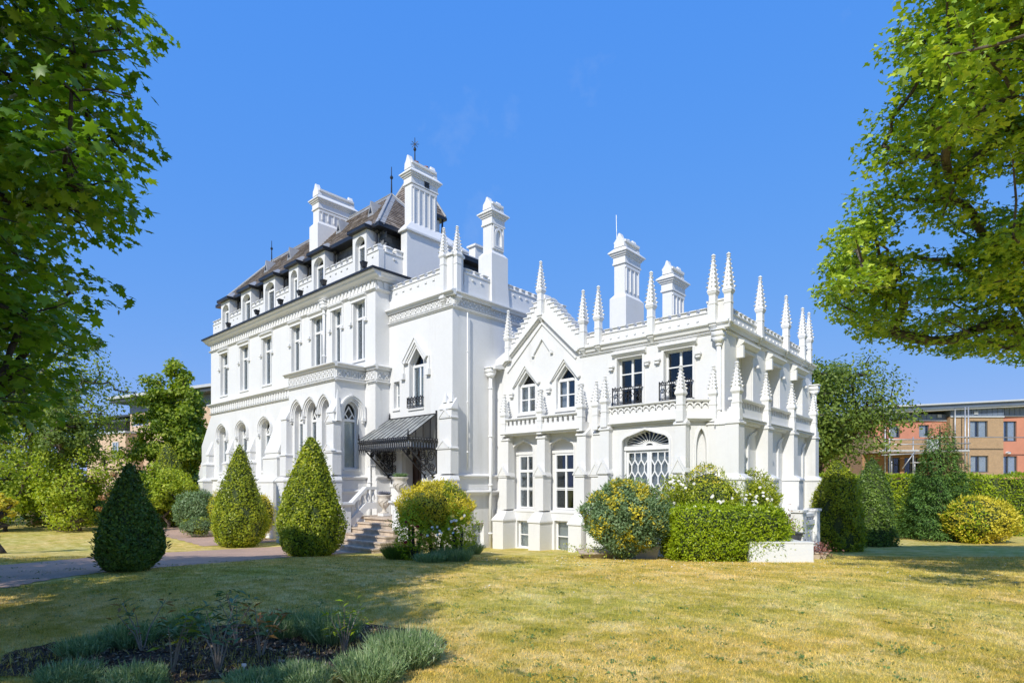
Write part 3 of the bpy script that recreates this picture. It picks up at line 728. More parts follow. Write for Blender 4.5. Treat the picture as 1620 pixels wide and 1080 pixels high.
for fr, a, b in ((FT, XL+.003, dr[0]-.4), (FT, dr[1]+.35, XT+.14), (FtX, YT+.001, YG)):
    string(mb, fr, 2.68, .2, .16, a, b); mb.box(fr, a, b - (.06 if fr is FT and b > -15 else 0), 2.2, 2.49, 0, .04)
string(mb, FtX, 2.12, .2, .22, YT+.001, YG); mb.box(FtX, YT+.001, YG, 2.12, 2.5, 0, .06)
mb.build('string_course', TR, house)
frieze(FT, XL+.02, XT-.02, 8.49, 8.75, 12, house); frieze(FtX, YT+.02, 18.6, 8.49, 8.75, 17, house)
parapet(FT, XL+.01, -15.45, 8.98, 9.72, 9.92, house, .41, .25)
parapet(FtX, 13.95, 15.2, 8.98, 9.72, 9.92, house, .39, .25); parapet(FtX, 16.15, 19.9, 8.98, 9.72, 9.92, house, .39, .25)
mb = MB(); mb.box(FT, -15.44, XT+.003, 8.99, 10.16, -.5, .003); mb.prof(FT, [(-.55, 10.16), (.06, 10.16), (.06, 10.24), (-.25, 10.38), (-.55, 10.24)], -15.3, XT+.04)
mb.box(L0, XL, XT-.02, 9.0, 9.3, -20, -YT-.2); mb.box(FtX, 15.21, 16.14, 8.985, 9.8, -.25, .0); mb.build('corner_parapet', WH, house)
tp = pinnacle_meshes(.20, 1.42, .36, 1.0, .27)
pinnacle(tp, FT, -15.28, 10.20, house, 1.42, .36, -.04, .20); pinnacle(tp, FtX, 13.56, 10.20, house, 1.42, .36, -.04, .20)
buttress(FT, -14.96, [(-.6, 2.42, .76, .44, .14), (2.66, 3.5, .68, .34, .02), (3.56, 4.55, .62, .28, .02), (4.6, 4.85, .6, .26, .35)], house, gab=[(3.54, .5, .33, .24), (4.59, .46, .27, .24)])
mb = MB()
for u in (-15.12, -14.8): mb.frus(L0, u-.09, u+.09, -YT+.04, -YT+.2, 5.1, u-.015, u+.015, -YT+.11, -YT+.13, 5.45)
mb.build('pinnacle', TR, house)
pipe(XT+.09, 14.02+.0, 2.8, 8.3, M['paint'], .022, False)
# door case
mb = MB()
for u in (dr[0]-.2, dr[1]+.2): mb.box(FT, u-.17, u+.17, 1.17, 3.62, 0, .16); mb.box(FT, u-.21, u+.21, 1.17, 1.4, 0, .2); mb.box(FT, u-.21, u+.21, 3.5, 3.66, 0, .2)
mb.box(FT, dr[0]-.4, dr[1]+.4, 3.66, 3.86, 0, .18); mb.build('door_surround', TR, house)
do = MB().box(FT, dr[0], dr[1], 1.17, 3.72, -.42, -.36).build('front_door', M['door'], house)
mb = MB(); w = (dr[1]-dr[0])/4
for i in range(5): u = dr[0] + w*i; mb.box(FT, u-.035, u+.035, 1.17, 3.72, -.36, -.33)
for z in (1.25, 1.95, 2.95, 3.65): mb.box(FT, dr[0], dr[1], z-.05, z+.05, -.36, -.325)
mb.build('door_panelling', M['door'], do)
MB().lathe((dr[1]-.35, YT+.30, 2.1), [(.02, 0), (.045, .03), (.045, .06), (.02, .09)], 10).build('handle', M['steelgrey'], do)

# ---- glazed entrance canopy
cx0, cx1, cy = -18.62, -15.69, 12.12; ze_, zt_ = 3.86, 4.78; zf = 3.52
can = MB().box(L0, cx0, cx1, ze_-.02, ze_+.05, -cy-.04, -cy+.02).box(L0, cx1-.03, cx1+.03, ze_-.018, ze_+.048, -YT+.0, -cy).build('entrance_canopy', M['black'], house)
rx0, rx1 = -18.45, -15.72
mb = MB(); nb = 10
tops, bots = [], []
for i in range(nb+1):
    q = i/nb; T = (rx0 + (rx1-rx0)*q, YT-.03, zt_); B_ = (cx0 + (cx1-cx0)*q, cy, ze_+.06); tops.append(T); bots.append(B_); mb.tube([T, B_], .02, 4)
mb.tube([tops[0], tops[-1]], .03, 6); mb.tube([(rx1, YT-.02, ze_), (rx1, YT-.02, zt_+.12)], .035, 6)
for k in range(1, 4): y = cy + (YT-cy)*k/4; mb.tube([(cx1, y, ze_+.05), (cx1, y, ze_ + .06 + (zt_-ze_-.06)*k/4)], .015, 4)
for p in (bots[-1], bots[0], tops[0]): mb.lathe(p, [(.03, 0), (.045, .05), (.02, .1), (.03, .14), (.002, .26)], 6)
mb.build('glazing_bar', M['black'], can)
M['cglass'] = plain('grimy_canopy_glass', (.24, .25, .24), .2, .3, 3)
for i in range(nb):
    MB().add([tops[i], tops[i+1], bots[i+1], bots[i]], [(0,1,2,3)]).build('pane', M['cglass'], can)
for k in range(4):
    y0, y1 = cy + (YT-cy)*k/4, cy + (YT-cy)*(k+1)/4; h0, h1 = ze_+.06 + (zt_-ze_-.06)*k/4, ze_+.06 + (zt_-ze_-.06)*(k+1)/4
    MB().add([(cx1, y0, ze_+.05), (cx1, y1, ze_+.05), (cx1, y1, h1), (cx1, y0, h0)], [(0,1,2,3)]).build('pane', M['glass'], can)
mb = MB(); st = MB()
Fc, Fcx = FA(cy), FB(cx1)
for fr, a, b, n in ((Fc, cx0, cx1, 24), (Fcx, cy+.03, YT-.02, 10)):
    mb.box(fr, a, b, ze_-.06, ze_-.02, 0, .05); mb.box(fr, a, b, ze_-.32, ze_-.28, 0, .025); p = (b-a)/n
    for i in range(n):
        u = a + (i+.5)*p; w = p*.36
        mb.ribbon(fr, [(u-w, ze_-.28), (u-w, ze_-.14), (u-w*.7, ze_-.09), (u, ze_-.065), (u+w*.7, ze_-.09), (u+w, ze_-.14), (u+w, ze_-.28)], -.012, .012, .003, .02)
        mb.prism(fr, [(u-p*.3, ze_-.32), (u+p*.3, ze_-.32), (u, ze_-.44)], .004, .02)
        if i % 2 == 0: mb.lathe(fr.P(u, ze_-.47, .012), [(.002, 0), (.018, .025), (.002, .05)], 5)
        st.lathe(fr.P(u, ze_-.015, .05), [(.002, 0), (.016, .012), (.016, .025), (.002, .035)], 5)
mb.build('fretwork_valance', M['black'], can); st.build('valance_studs', M['lead'], can)
mb = MB()
for fr, a, b in ((Fc.off(-.02), cx0, cx1),): mb.box(fr, a+.02, b-.02, ze_-.28, ze_-.06, -.02, -.01)
mb.box(Fcx.off(-.02), cy+.03, YT-.03, ze_-.28, ze_-.06, -.02, -.01); mb.build('valance_glass', M['curtain'], can)
def bracket(X):
    fr = FB(X); mb = MB(); a, b = YT-.02, cy+.08; z1, z0 = ze_-.34, 2.45
    mb.ribbon(fr, [(a, z0), (a, z1), (b, z1)], -.02, .02, -.02, .02); mb.ribbon(fr, [(b, z1), (a, z0)], -.02, .02, -.018, .018)
    for cu_, cz, r, ph in ((a-.25, z1-.22, .19, 0), (a-.62, z1-.18, .14, 1), (a-.22, z1-.62, .16, 2), (a-.9, z1-.12, .09, .5), (a-.12, z1-.92, .09, 3), (a-.45, z1-.42, .11, 4)):
        for k in (0, pi): mb.ribbon(fr, [(cu_ + r*(1-t/8)*cos(t+ph+k), cz + r*(1-t/8)*sin(t+ph+k)) for t in np.linspace(0, 6.5, 18)], -.016, .016, -.012+.001*k, .012+.001*k)
    mb.lathe((X, YT-.04, z0-.16), [(.002, 0), (.035, .06), (.02, .12), (.03, .18)], 6)
    return mb.build('bracket', M['black'], can)
for X in (-18.3, -17.9, -16.15, -15.72): bracket(X)

# ---- entrance steps, balustrade and piers
stair = MB().box(L0, -17.72, -15.3, -.6, 1.14, -YT, -11.78).build('entrance_steps', M['stone'], house)
tops_ = [1.16, .99, .82, .65, .48, .31, .14]; y = 11.76
for k, z in enumerate(tops_):
    dpt = .27; xl_ = -17.72 - (.0 if k < 4 else .12*(k-3)); y1 = y - dpt*k
    if k == 0: MB().box(L0, -18.5, -15.3, z-.06, z, -YT+.0, -y+.04).build('landing_slab', M['stone'], stair); MB().box(L0, -18.5, -17.7, -.6, z-.061, -YT, -y).build('landing_wall', WH, stair)
    else: MB().box(L0, xl_, -15.3+(.1 if k > 3 else 0), z-.17 if k < 6 else -.4, z-.045, -(y+.3), -y1).box(L0, xl_-.03, -15.28+(.1 if k > 3 else 0), z-.045, z, -(y+.3), -y1+.04).build('step', M['stone'], stair)
fr = FB(-17.78)
za_, zb_ = .95, 1.55
mb = MB()
mb.ribbon(fr, [(11.15, za_+.58), (11.85, zb_+.62), (12.35, zb_+.62)], -.05, .05, -.14, .10); mb.ribbon(fr, [(11.15, za_+.02), (11.85, zb_+.06), (12.35, zb_+.06)], -.18, .05, -.12, .08)
mb.box(fr, 11.1, 12.4, -.3, .84, -.1, .05)
bo = mb.build('balustrade', TR, house)
for i in range(5):
    u = 11.3 + i*.22; zb0 = za_ + .05 + (zb_-za_)*min(1, (u-11.15)/.7)*1.0
    c = fr.P(u, zb0, -.02); MB().lathe(c, [(.05, 0), (.06, .05), (.03, .1), (.085, .22), (.04, .38), (.03, .44), (.06, .5), (.06, .56)], 8).build('baluster', TR, bo, True)
def newel(x, y, z0, z1, w):
    mb = MB(); f = L0
    mb.box(f, x-w/2-.05, x+w/2+.05, z0, z0+.12, -y-w/2-.05, -y+w/2+.05); mb.box(f, x-w/2, x+w/2, z0+.12, z1-.16, -y-w/2, -y+w/2)
    mb.frus(f, x-w/2, x+w/2, -y-w/2, -y+w/2, z1-.16, x-w/2-.09, x+w/2+.09, -y-w/2-.09, -y+w/2+.09, z1-.07); mb.box(f, x-w/2-.09, x+w/2+.09, z1-.07, z1, -y-w/2-.09, -y+w/2+.09)
    mb.ribbon(FA(y-w/2), rect(x-w*.3, x+w*.3, z0+.25, z1-.3), -.015, .015, 0, .02, closed=True)
    return mb.build('newel_pier', TR, house)
newel(-17.78, 10.98, .35, 1.68, .34); newel(UX(633, 11.6), 11.6, .3, 1.78, .36)
# lower base in front of tower, right of the steps
MB().box(FT, -15.3, -15.0, -.6, 2.1, 0, .12).build('plinth', WH, house)
# ---- gabled wing and pavilion, upper wall
gout = [(XT, -.6), (XP, -.6), (XP, 6.78), (-11.05, 6.78), (-11.15, 7.25), (-12.52, 8.66), (-12.85, 8.66), (-14.2, 7.25), (XT, 6.9)]
GW = [(-13.80, -13.02, -13.42), (-12.09, -11.32, -11.71)]
UWN = [(-9.70, -8.82), (-8.12, -7.23)]
G1 = [(-14.08, -13.05), (-12.45, -11.30)]
BWN = [(-13.86, -13.29, .05, 1.02), (-12.17, -11.55, .05, 1.08)]
def tud(a, b, z0, zs, za): return opening(a, b, z0, zs, za, 'tudor')
holes = [(opening(a, b, 4.83, 5.78, 6.26, 'tri', c), .2) for a, b, c in GW] + [(rect(a, b, 4.72, 6.18), .24) for a, b in UWN]
holes += [(tud(a, b, 1.42, 3.52, 3.90), .26) for a, b in G1] + [(rect(*b), .2) for b in BWN]
wall('gable_front_wall', FG, gout, holes, house, WH, thick=.32)
for k, (a, b, c) in enumerate(GW):
    wo = window(FG, a, b, 4.83, 5.78, 6.26, 'tri', .2, house, cols=2, rows=(.48,), transom=5.80, curtain='half', uc=c)
    mb = MB()
    for q, w_, p_ in ((.24, .10, .10), (.14, .07, .06)):
        ap = 6.26 + q*1.15; mb.ribbon(FG, [(b+q*.9, 5.92-q*.5), (c, ap), (a-q*.9, 5.92-q*.5)], -w_/2, w_/2, 0, p_)
    mb.build('hood_mould', TR, wo); mb = MB()
    for u in (a-.28, b+.28): mb.box(FG, u-.07, u+.07, 5.42, 5.56, 0, .10); mb.box(FG, u-.10, u+.10, 5.52, 5.58, 0, .13)
    mb.build('hood_stop', TR, wo)
for k, (a, b) in enumerate(UWN):
    wo = window(FG, a, b, 4.72, 6.0, 6.18, 'flat', .24, house, cols=2, rows=(.36, .68), curtain=None)
    mb = MB(); mb.prof(FG, [(0, 6.22), (.05, 6.22), (.14, 6.30), (.14, 6.34), (0, 6.42)], a-.14, b+.14)
    mb.ribbon(FG, [(a, 4.72), (a, 6.18), (b, 6.18), (b, 4.72)], 0, .07, 0, .03); mb.build('hood_mould', TR, wo); mb = MB()
    for u in (a-.18, b+.18): mb.box(FG, u-.06, u+.06, 5.84, 5.92, 0, .10); mb.box(FG, u-.09, u+.09, 5.92, 5.97, 0, .13)
    mb.build('hood_stop', TR, wo)
    iron_balconette(FG, a-.03, b+.03, 4.72, 5.22, .22, wo, 5)
for k, (a, b) in enumerate(G1):
    fr = FG.off(-.26); ia, ib, it = a+.28, b+.02, 3.30
    wall('window_recess', fr, tud(a-.0, b+.0, 1.42, 3.52, 3.90), [(rect(a+.21, b-.04, 1.47, 3.33), .02)], house, WH)
    f2 = FG.off(-.258); mbp = MB(); mbp.box(f2, a, a+.22, 1.42, 3.42, 0, .06); mbp.box(f2, a, b, 3.36, 3.46, 0, .10); mbp.box(f2, b-.05, b, 1.42, 3.42, 0, .05); mbp.build('architrave', TR, house)
    wo = window(FG.off(-.12), a+.2, b-.03, 1.46, 2.6, 3.34, 'flat', .10, house, cols=2, rows=(.50, .545) , transom=2.78, curtain=None, sill=True)
    mb = MB(); hd = arch(a, b, 3.52, 3.90, 'tudor'); mb.ribbon(FG, [(b, 1.5)] + hd + [(a, 1.5)], 0.0, .05, 0, .03); mb.build('hood_mould', TR, wo)
for b in BWN: window(FG, b[0], b[1], b[2], b[3]-.2, b[3], 'flat', .2, house, cols=1, rows=(.48,), curtain='frost')
# gable mouldings and stepped coping
mb = MB(); ga = (-12.68, 8.10); g0, g1 = (-14.45, 6.62), (-11.18, 6.62)
mb.ribbon(FG, [(-11.1, 6.66), (g1[0], 6.66), ga, (g0[0], 6.66), (-14.7, 6.5)], -.10, .03, 0, .16); mb.ribbon(FG, [(-11.1, 6.66), (g1[0], 6.66), ga, (g0[0], 6.66), (-14.7, 6.5)], -.02, .06, 0, .10)
mb.ribbon(FG, [(-11.25, 6.44), (-12.68, 7.84), (-14.3, 6.36)], -.03, .03, 0, .05)
mb.ribbon(FG, [(-12.28, 6.83), (-12.66, 7.34), (-13.06, 6.83)], -.035, .035, 0, .08)
for c in (-12.26, -13.08): mb.box(FG, c-.05, c+.05, 6.74, 6.82, 0, .09)
for fr, a, b in ((FG, -11.1, XP+.16), (FpX, YG+.001, 23.7)):
    string(mb, fr, 6.80, .26, .17, a, b); string(mb, fr, 6.50, .07, .06, a, b-.1 if fr is FG else b)
mb.build('string_course', TR, house)
co = MB().box(L0, -12.83, -12.54, 8.66, 8.80, -YG-.3, -YG+.03).build('gable_coping', TR, house)
stp = MB().box(L0, -.085, .085, -.14, 0, -.3, .03).prof(L0, [(-.32, 0), (.06, 0), (.06, .03), (-.13, .07), (-.32, .03)], -.11, .11).mesh('coping_step', TR)
for i in range(9):
    q = (i+.6)/9.2
    for a, b in (((-12.48, 8.62), (-11.14, 7.22)), ((-12.89, 8.62), (-14.24, 7.22))):
        inst('coping_step', stp, co, FG.M(a[0] + (b[0]-a[0])*q, a[1] + (b[1]-a[1])*q + .06))
# main parapets
parapet(FG, -11.06, -6.80, 6.80, 7.06, 7.22, house, .285, .25); parapet(FpX, YG+.365, 23.3, 6.80, 7.06, 7.22, house, .325, .25)
parapet(Fr(0, 23.7, -1, 0), -XP, 14.9, 6.80, 7.06, 7.22, house, .4, .25)
mb = MB(); mb.box(L0, -6.81, XP+.002, 6.801, 7.30, -YG-.36, -YG+.003); mb.box(L0, -6.83, XP+.03, 7.30, 7.35, -YG-.38, -YG+.03); mb.build('corner_parapet', WH, house)
MB().box(L0, XT, XP-.02, 6.6, 6.85, -23.6, -YG-.05).build('flat_roof', M['lead'], house)
MB().prof(L0, [(-YG-.3, 6.85), (-YG-2.6, 6.85), (-YG-2.6, 6.9)], XT, -11).build('gable_roof', M['lead'], house)
up = pinnacle_meshes(.18, .80, .28, 1.05, .27)
for px in (922.5, 946.5, 1030, 1128.5): pinnacle(up, FG, UX(px, YG-.1), 7.54, house, .80, .28, 0, .19)
pinnacle(up, FG, -12.68, 8.93, house, .80, .28, 0, .19); pinnacle(up, FG, UX(804, YG-.1), 7.54, house, .80, 0, 0, .19)
for px in (1153, 1203, 1244, 1270, 1280): pinnacle(up, FpX, UY(px, XP+.1), 7.54, house, .80, .28, 0, .19)
# side wall: upper blind windows, lower arches
SW = [(16.55, 17.55), (18.9, 19.95), (21.35, 22.4)]
SA = [(16.6, 18.05), (19.15, 20.5), (21.7, 23.1)]
wall('pavilion_side_wall', FpX, rect(YG+.322, 23.7, 4.0, 6.79), [(rect(a, b, 4.3, 6.1), .3) for a, b in SW], house, WH)
for a, b in SW:
    o = MB().box(FpX, a, b, 4.3, 6.1, -.31, -.298).build('blind_window', WH, house)
    mb = MB(); mb.prof(FpX, [(0, 6.16), (.05, 6.16), (.22, 6.28), (.22, 6.33), (0, 6.42)], a-.16, b+.16); mb.box(FpX, a-.155, a-.045, 5.86, 6.2, 0, .19)
    mb.prof(FpX, [(0, 6.08), (.10, 6.08), (.10, 6.155), (0, 6.155)], a-.03, b+.16)
    mb.box(FpX, b+.28, b+.38, 5.78, 5.86, 0, .12); mb.ribbon(FpX, [(b, 4.3), (b, 6.1)], -.03, -.12, 0, .03); mb.build('hood_mould', TR, o)
wall('pavilion_side_wall', FsX, rect(YG-.12, 23.85, -.6, 4.2), [(opening(a, b, 1.34, 3.45, 3.88, 'tudor'), .34) for a, b in SA], house, WH)
MB().box(L0, XP-.05, XS-.001, -.6, 4.2, -23.84, -YG+.119).build('pavilion_side_return', WH, house)
wall('rear_wall', Fr(0, 23.7, -1, 0), rect(-XP, 14.9, -.6, 6.8), [], house, WH)
for k, (a, b) in enumerate(SA):
    if k != 1: o = sheet(FsX, opening(a, b, 1.34, 3.45, 3.88, 'tudor'), -.338).build('blind_arch', WH, house)
    else: o = None
    mb = MB(); hd = arch(a, b, 3.45, 3.88, 'tudor'); mb.ribbon(FsX, [(b, 1.4)] + hd + [(a, 1.4)], 0, .09, -.05, .05); mb.ribbon(FsX, [(b, 1.4)] + hd + [(a, 1.4)], .05, .13, 0, .03)
    mb.build('arch_moulding', TR, o or house)
def lattice(fr, u0, u1, z0, z1, d, w, v, g, ph=0.):
    """hexagonal glazing bars clipped to a rectangle"""
    mb = MB(); t = .016; hh = v + g
    def seg(p, q):
        # clip to the rectangle
        (x0, y0), (x1, y1) = p, q; dx, dy = x1-x0, y1-y0; a, b = 0., 1.
        for P_, Q_ in ((-dx, x0-u0), (dx, u1-x0), (-dy, y0-z0), (dy, z1-y0)):
            if abs(P_) < 1e-9:
                if Q_ < 0: return
            else:
                r = Q_/P_
                if P_ < 0: a = max(a, r)
                else: b = min(b, r)
        if b - a < .02: return
        mb.ribbon(fr, [(x0+dx*a, y0+dy*a), (x0+dx*b, y0+dy*b)], -t, t, d-.02, d+.016 + .0007*random.random())
    nc = int((u1-u0)/w)+3; nr = int((z1-z0)/hh)+3
    for j in range(-1, nr):
        for i in range(-1, nc):
            x = u0 + ph + (i + .5*(j % 2))*w; z = z1 - .12 - j*hh
            seg((x-w/2, z+v/2), (x-w/2, z-v/2)); seg((x-w/2, z+v/2), (x, z+v/2+g)); seg((x, z+v/2+g), (x+w/2, z+v/2))
    return mb
# ---- canted garden bay with the lattice doors
XA, XC = -9.64, -7.18; dd = (-9.18, -7.56)
k_ = .65; FcL = Fr(XA-k_, YP+k_, 1, -1); FcR = Fr(XC, YP, 1, 1); cl = k_*sqrt(2)
wall('garden_bay_wall', FPv, rect(XA, XC, -.6, 4.3), [(opening(dd[0], dd[1], 1.25, 3.50, 3.93, 'tudor'), .3)], house, WH)
wall('garden_bay_wall', FcL, rect(0, cl, -.6, 4.3), [], house, WH)
nu0, nu1 = cl*.30, cl*.72
wall('garden_bay_wall', FcR, rect(0, cl, -.6, 4.3), [(opening(nu0, nu1, 1.3, 3.25, 3.9, 'pointed'), .12)], house, WH)
no_ = sheet(FcR, opening(nu0, nu1, 1.3, 3.25, 3.9, 'pointed'), -.119).build('lancet_niche', WH, house)
mb = MB(); mb.ribbon(FcR, [(nu1, 1.3)] + arch(nu0, nu1, 3.25, 3.9, 'pointed') + [(nu0, 1.3)], 0, .05, -.05, .03); mb.build('arch_moulding', TR, no_)
def french(fr, a, b, z0, zs, za, dep, parent, leaves=2, lw=.19):
    fz = 3.30; mb = MB(); d0 = -dep
    mb.ribbon(fr, opening(a, b, z0, zs, za, 'tudor'), 0, .06, d0, d0+.09, closed=True); mb.box(fr, a+.01, b-.01, fz, fz+.13, d0-.01, d0+.12)
    dn = MB(); wo = mb.build('lattice_door', M['paint'], parent)
    w = (b-a-.12)/leaves
    for i in range(leaves):
        u0, u1 = a+.06+w*i, a+.06+w*(i+1); lf = MB()
        lf.ribbon(fr, rect(u0+.004, u1-.004, z0+.03, fz-.01), 0, .065, d0+.002, d0+.06, closed=True); lo = lf.build('door_leaf', M['paint'], wo)
        lattice(fr, u0+.06, u1-.06, z0+.1, fz-.07, d0+.03, (u1-u0-.12)/3, .17, .17, ph=(u1-u0-.12)/6).build('lattice_bars', M['paint'], wo)
        MB().box(fr, u0+.05, u1-.05, z0+.08, fz-.05, d0+.018, d0+.024).build('pane', M['glass'], wo)
        sheet(fr, rect(u0+.05, u1-.05, z0+.08, fz-.05), d0-.07).build('blind', M['frost'], wo)
    c = (a+b)/2; f = MB()
    f.ribbon(fr, [(c+.13*cos(t), fz+.135+.07*sin(t)) for t in np.linspace(0, pi, 9)], -.012, .012, d0+.01, d0+.05)
    for i in range(13):
        t = pi*(i+.0)/12*.94 + .03*pi; ex, ez = cos(t), sin(t); R = (b-a)/2*.93
        hz = (za-fz-.2); p0, p1 = (c+.13*ex, fz+.14+.07*ez), (c+R*ex, fz+.14+min(hz, hz*1.05*ez))
        f.ribbon(fr, [p0, ((p0[0]+p1[0])/2, (p0[1]+p1[1])/2), p1], -.011, .011, d0+.01+.001*i, d0+.045)
        if i < 12:
            t2 = pi*(i+.5)/12*.94+.03*pi; q = .98
            f.ribbon(fr, [((p0[0]+2*p1[0])/3, (p0[1]+2*p1[1])/3), (c+R*q*cos(t2), fz+.14+min(hz, hz*sin(t2)))], -.008, .008, d0+.012, d0+.04)
    f.build('fanlight_bars', M['paint'], wo)
    sheet(fr, opening(a+.04, b-.04, fz+.1, max(zs, fz+.12), za-.03, 'tudor'), d0+.02).build('pane', M['glass'], wo)
    b_ = MB(); b_.box(fr, a-.05, b+.05, z0-.1, za+.1, d0-.16, d0-.14); b_.build('room_shade_backing', M['dark'], wo)  # black panel close behind the doors paints the unlit room
    return wo
french(FPv, dd[0], dd[1], 1.25, 3.50, 3.93, .3, house)
french(FsX, SA[1][0], SA[1][1], 1.34, 3.45, 3.88, .3, house)
mb = MB(); hd = arch(dd[0], dd[1], 3.50, 3.93, 'tudor'); mb.ribbon(FPv, [(dd[1], 1.3)] + hd + [(dd[0], 1.3)], 0, .06, -.04, .035); mb.ribbon(FPv, [(dd[0]-.15, 3.99), (dd[1]+.15, 3.99)], -.02, .03, 0, .04); mb.build('arch_moulding', TR, house)
# ---- balconies: slabs, parapets and pierced bands
sl_ = MB(); poly = [(XA-k_, -YG), (XA, -YP), (XC, -YP), (XC+k_, -YG)]
n = 4; vs = [(x, -y, z) for z in (4.28, 4.36) for x, y in poly]; sl_.add(vs, [(0,1,2,3),(4,5,6,7)] + [(i, (i+1) % 4, (i+1) % 4+4, i+4) for i in range(4)]); sl_.build('balcony_floor', M['lead'], house)
def balcony(fr, a, b, kind, parent, d=0.0, th=.16):
    """solid lower band, carved or pierced band, moulded rail"""
    mb = MB(); mb.box(fr, a, b, 4.12, 4.36, d-th, d)
    string(mb, fr.off(d), 4.14, .12, .13, a, b)
    bo = mb.build('balcony_parapet', TR, parent)
    MB().prof(fr, [(d-th-.02, 4.55), (d+.02, 4.55), (d+.07, 4.585), (d+.07, 4.615), (d-.05, 4.635), (d-th-.02, 4.615)], a, b).build('rail', TR, bo)
    n = max(2, round((b-a)/.205)); p = (b-a)/n; pc = MB()
    if kind == 'cross':
        mb2 = MB()
        for i in range(n+1):
            u = a + p*i; pc.box(fr, u-p*.27, u+p*.27, 4.36, 4.55, d-th*.8, d-.01)
            if i < n:
                c = u+p/2
                for z, s_ in ((4.455, 1), (4.455, -1)): pc.prism(fr, [(c-p*.24, z-.022), (c-p*.24, z+.022), (c-p*.1, z)], d-th*.7, d-.012); pc.prism(fr, [(c+p*.24, z+.022), (c+p*.24, z-.022), (c+p*.1, z)], d-th*.7, d-.012)
    elif kind == 'scallop':
        pc.box(fr, a, b, 4.36, 4.55, d-th, d-.07)
        for i in range(n):
            c = a + (i+.5)*p; r = p*.47
            pc.ribbon(fr, [(c+r*cos(t), 4.40+.13*sin(t)) for t in np.linspace(0, pi, 7)], -.022, .022, d-.069, d+.015)
            pc.prism(fr, [(c-p*.5, 4.36), (c+p*.5, 4.36), (c+p*.22, 4.44), (c, 4.47), (c-p*.22, 4.44)], d-.068, d-.005)
    else:
        for i in range(n):
            c = a + (i+.5)*p; pc.prism(fr, [(c-p*.47, 4.36), (c+p*.47, 4.36), (c+p*.12, 4.50), (c+.012, 4.556), (c-.012, 4.556), (c-p*.12, 4.50)], d-th*.7, d-.02)
    pc.build('pierced_band', TR, bo, kind='stuff'); return bo
pg = [UX(p, YG-.3) for p in (798.5, 855.6, 919.5)]
balcony(FG, pg[0]-.1, pg[1], 'cross', house, .32); balcony(FG, pg[1], pg[2], 'cross', house, .318)
MB().box(FG, pg[0]-.1, pg[2]+.1, 4.02, 4.13, 0, .30).build('balcony_floor', TR, house)
FPo = FPv.off(.06); balcony(FPo, XA, XC, 'scallop', house); balcony(FcR.off(.06), .03, cl-.03, 'scallop', house); balcony(FcL.off(.06), .03, cl-.03, 'scallop', house)
ps = [UY(p, XS+.12) for p in (1160, 1206.5, 1247.5, 1282)]
for a, b in zip(ps[:-1], ps[1:]): balcony(FsX, a, b, 'teeth', house, .16)
MB().box(FsX, YG-.1, 23.86, 4.201, 4.27, -.25, .0).build('balcony_floor', TR, house)
string_s = MB()
for a, b in zip(ps[:-1], ps[1:]): string(string_s, FsX, 4.1, .16, .26, a+.1, b-.1)
string_s.build('string_course', TR, house)
# ---- lower pinnacles with their buttresses
lp = pinnacle_meshes(.19, .52, 0, .74, .25)
GST = [(-.6, 1.02, .50, .66, .30), (1.42, 2.55, .36, .40, .12), (2.72, 3.86, .34, .30, .22)]
def gb(fr, u, st=GST, zc=4.79, d=.20, g=(2.6, .36, .40, .30), low=True):
    bo = buttress(fr, u, st, house, gab=[g] if g else ())
    pinnacle(lp, fr, u, zc, house, .74, 0, d, .20); MB().box(fr, u-.105, u+.105, 4.0, 4.3, 0, d+.21).build('pinnacle_base', TR, house)
for u in pg: gb(FG, u)
gb(FG, UX(943.7, YG-.3), [(-.6, 1.3, .5, .5, .2), (1.5, 2.55, .36, .34, .1), (2.7, 3.86, .32, .26, .2)], g=(2.6, .36, .34, .34))
gb(FPv, XA+.02, [(-.6, 1.3, .46, .42, .15), (1.45, 2.6, .34, .28, .1), (2.7, 3.92, .32, .2, .12)], d=.05, g=(2.62, .34, .28, .36))
gb(FPv, XC-.02, [(-.6, 1.3, .46, .42, .15), (1.45, 2.6, .34, .28, .1), (2.7, 3.92, .32, .2, .12)], d=.05, g=(2.62, .34, .28, .36))
gb(FG, UX(1129.5, YG-.15), [(-.6, 1.3, .34, .30, .15), (1.45, 3.92, .30, .22, .12)], d=.06, g=None)
for k, u in enumerate(ps): gb(FsX, u, [(-.6, 1.25, .50, .62, .1), (1.36, 2.42, .46, .50, .12), (2.58, 3.90, .40, .34, .2)], d=.12, g=None)
buttress(FG, -6.28, [(-.6, 2.42, .36, .40, .12), (2.58, 3.9, .34, .3, .3)], house)
pipe(XP-.12, YG-.09, .2, 6.12, M['paint'], .06); pipe(XT+.16, YG-.45, -.1, 6.15, M['paint'], .065); pipe(XP+.14, 23.5, 4.6, 5.6, M['paint'], .07)
MB().prof(FG, [(0, 6.5), (.5, 6.45), (.5, 6.55), (0, 6.72)], XT, XT+.45).build('gutter', TR, house)
# plinth courses on the gable wing between the windows
mb = MB()
for a, b in ((XT+.05, pg[0]-.2), (pg[0]+.25, BWN[0][0]-.1)):
    if b > a: mb.box(FG, a, b, 1.24, 1.34, 0, .06)
mb.box(FG, XT, pg[2], 1.34, 1.40, 0, .02); mb.build('plinth_course', TR, house)
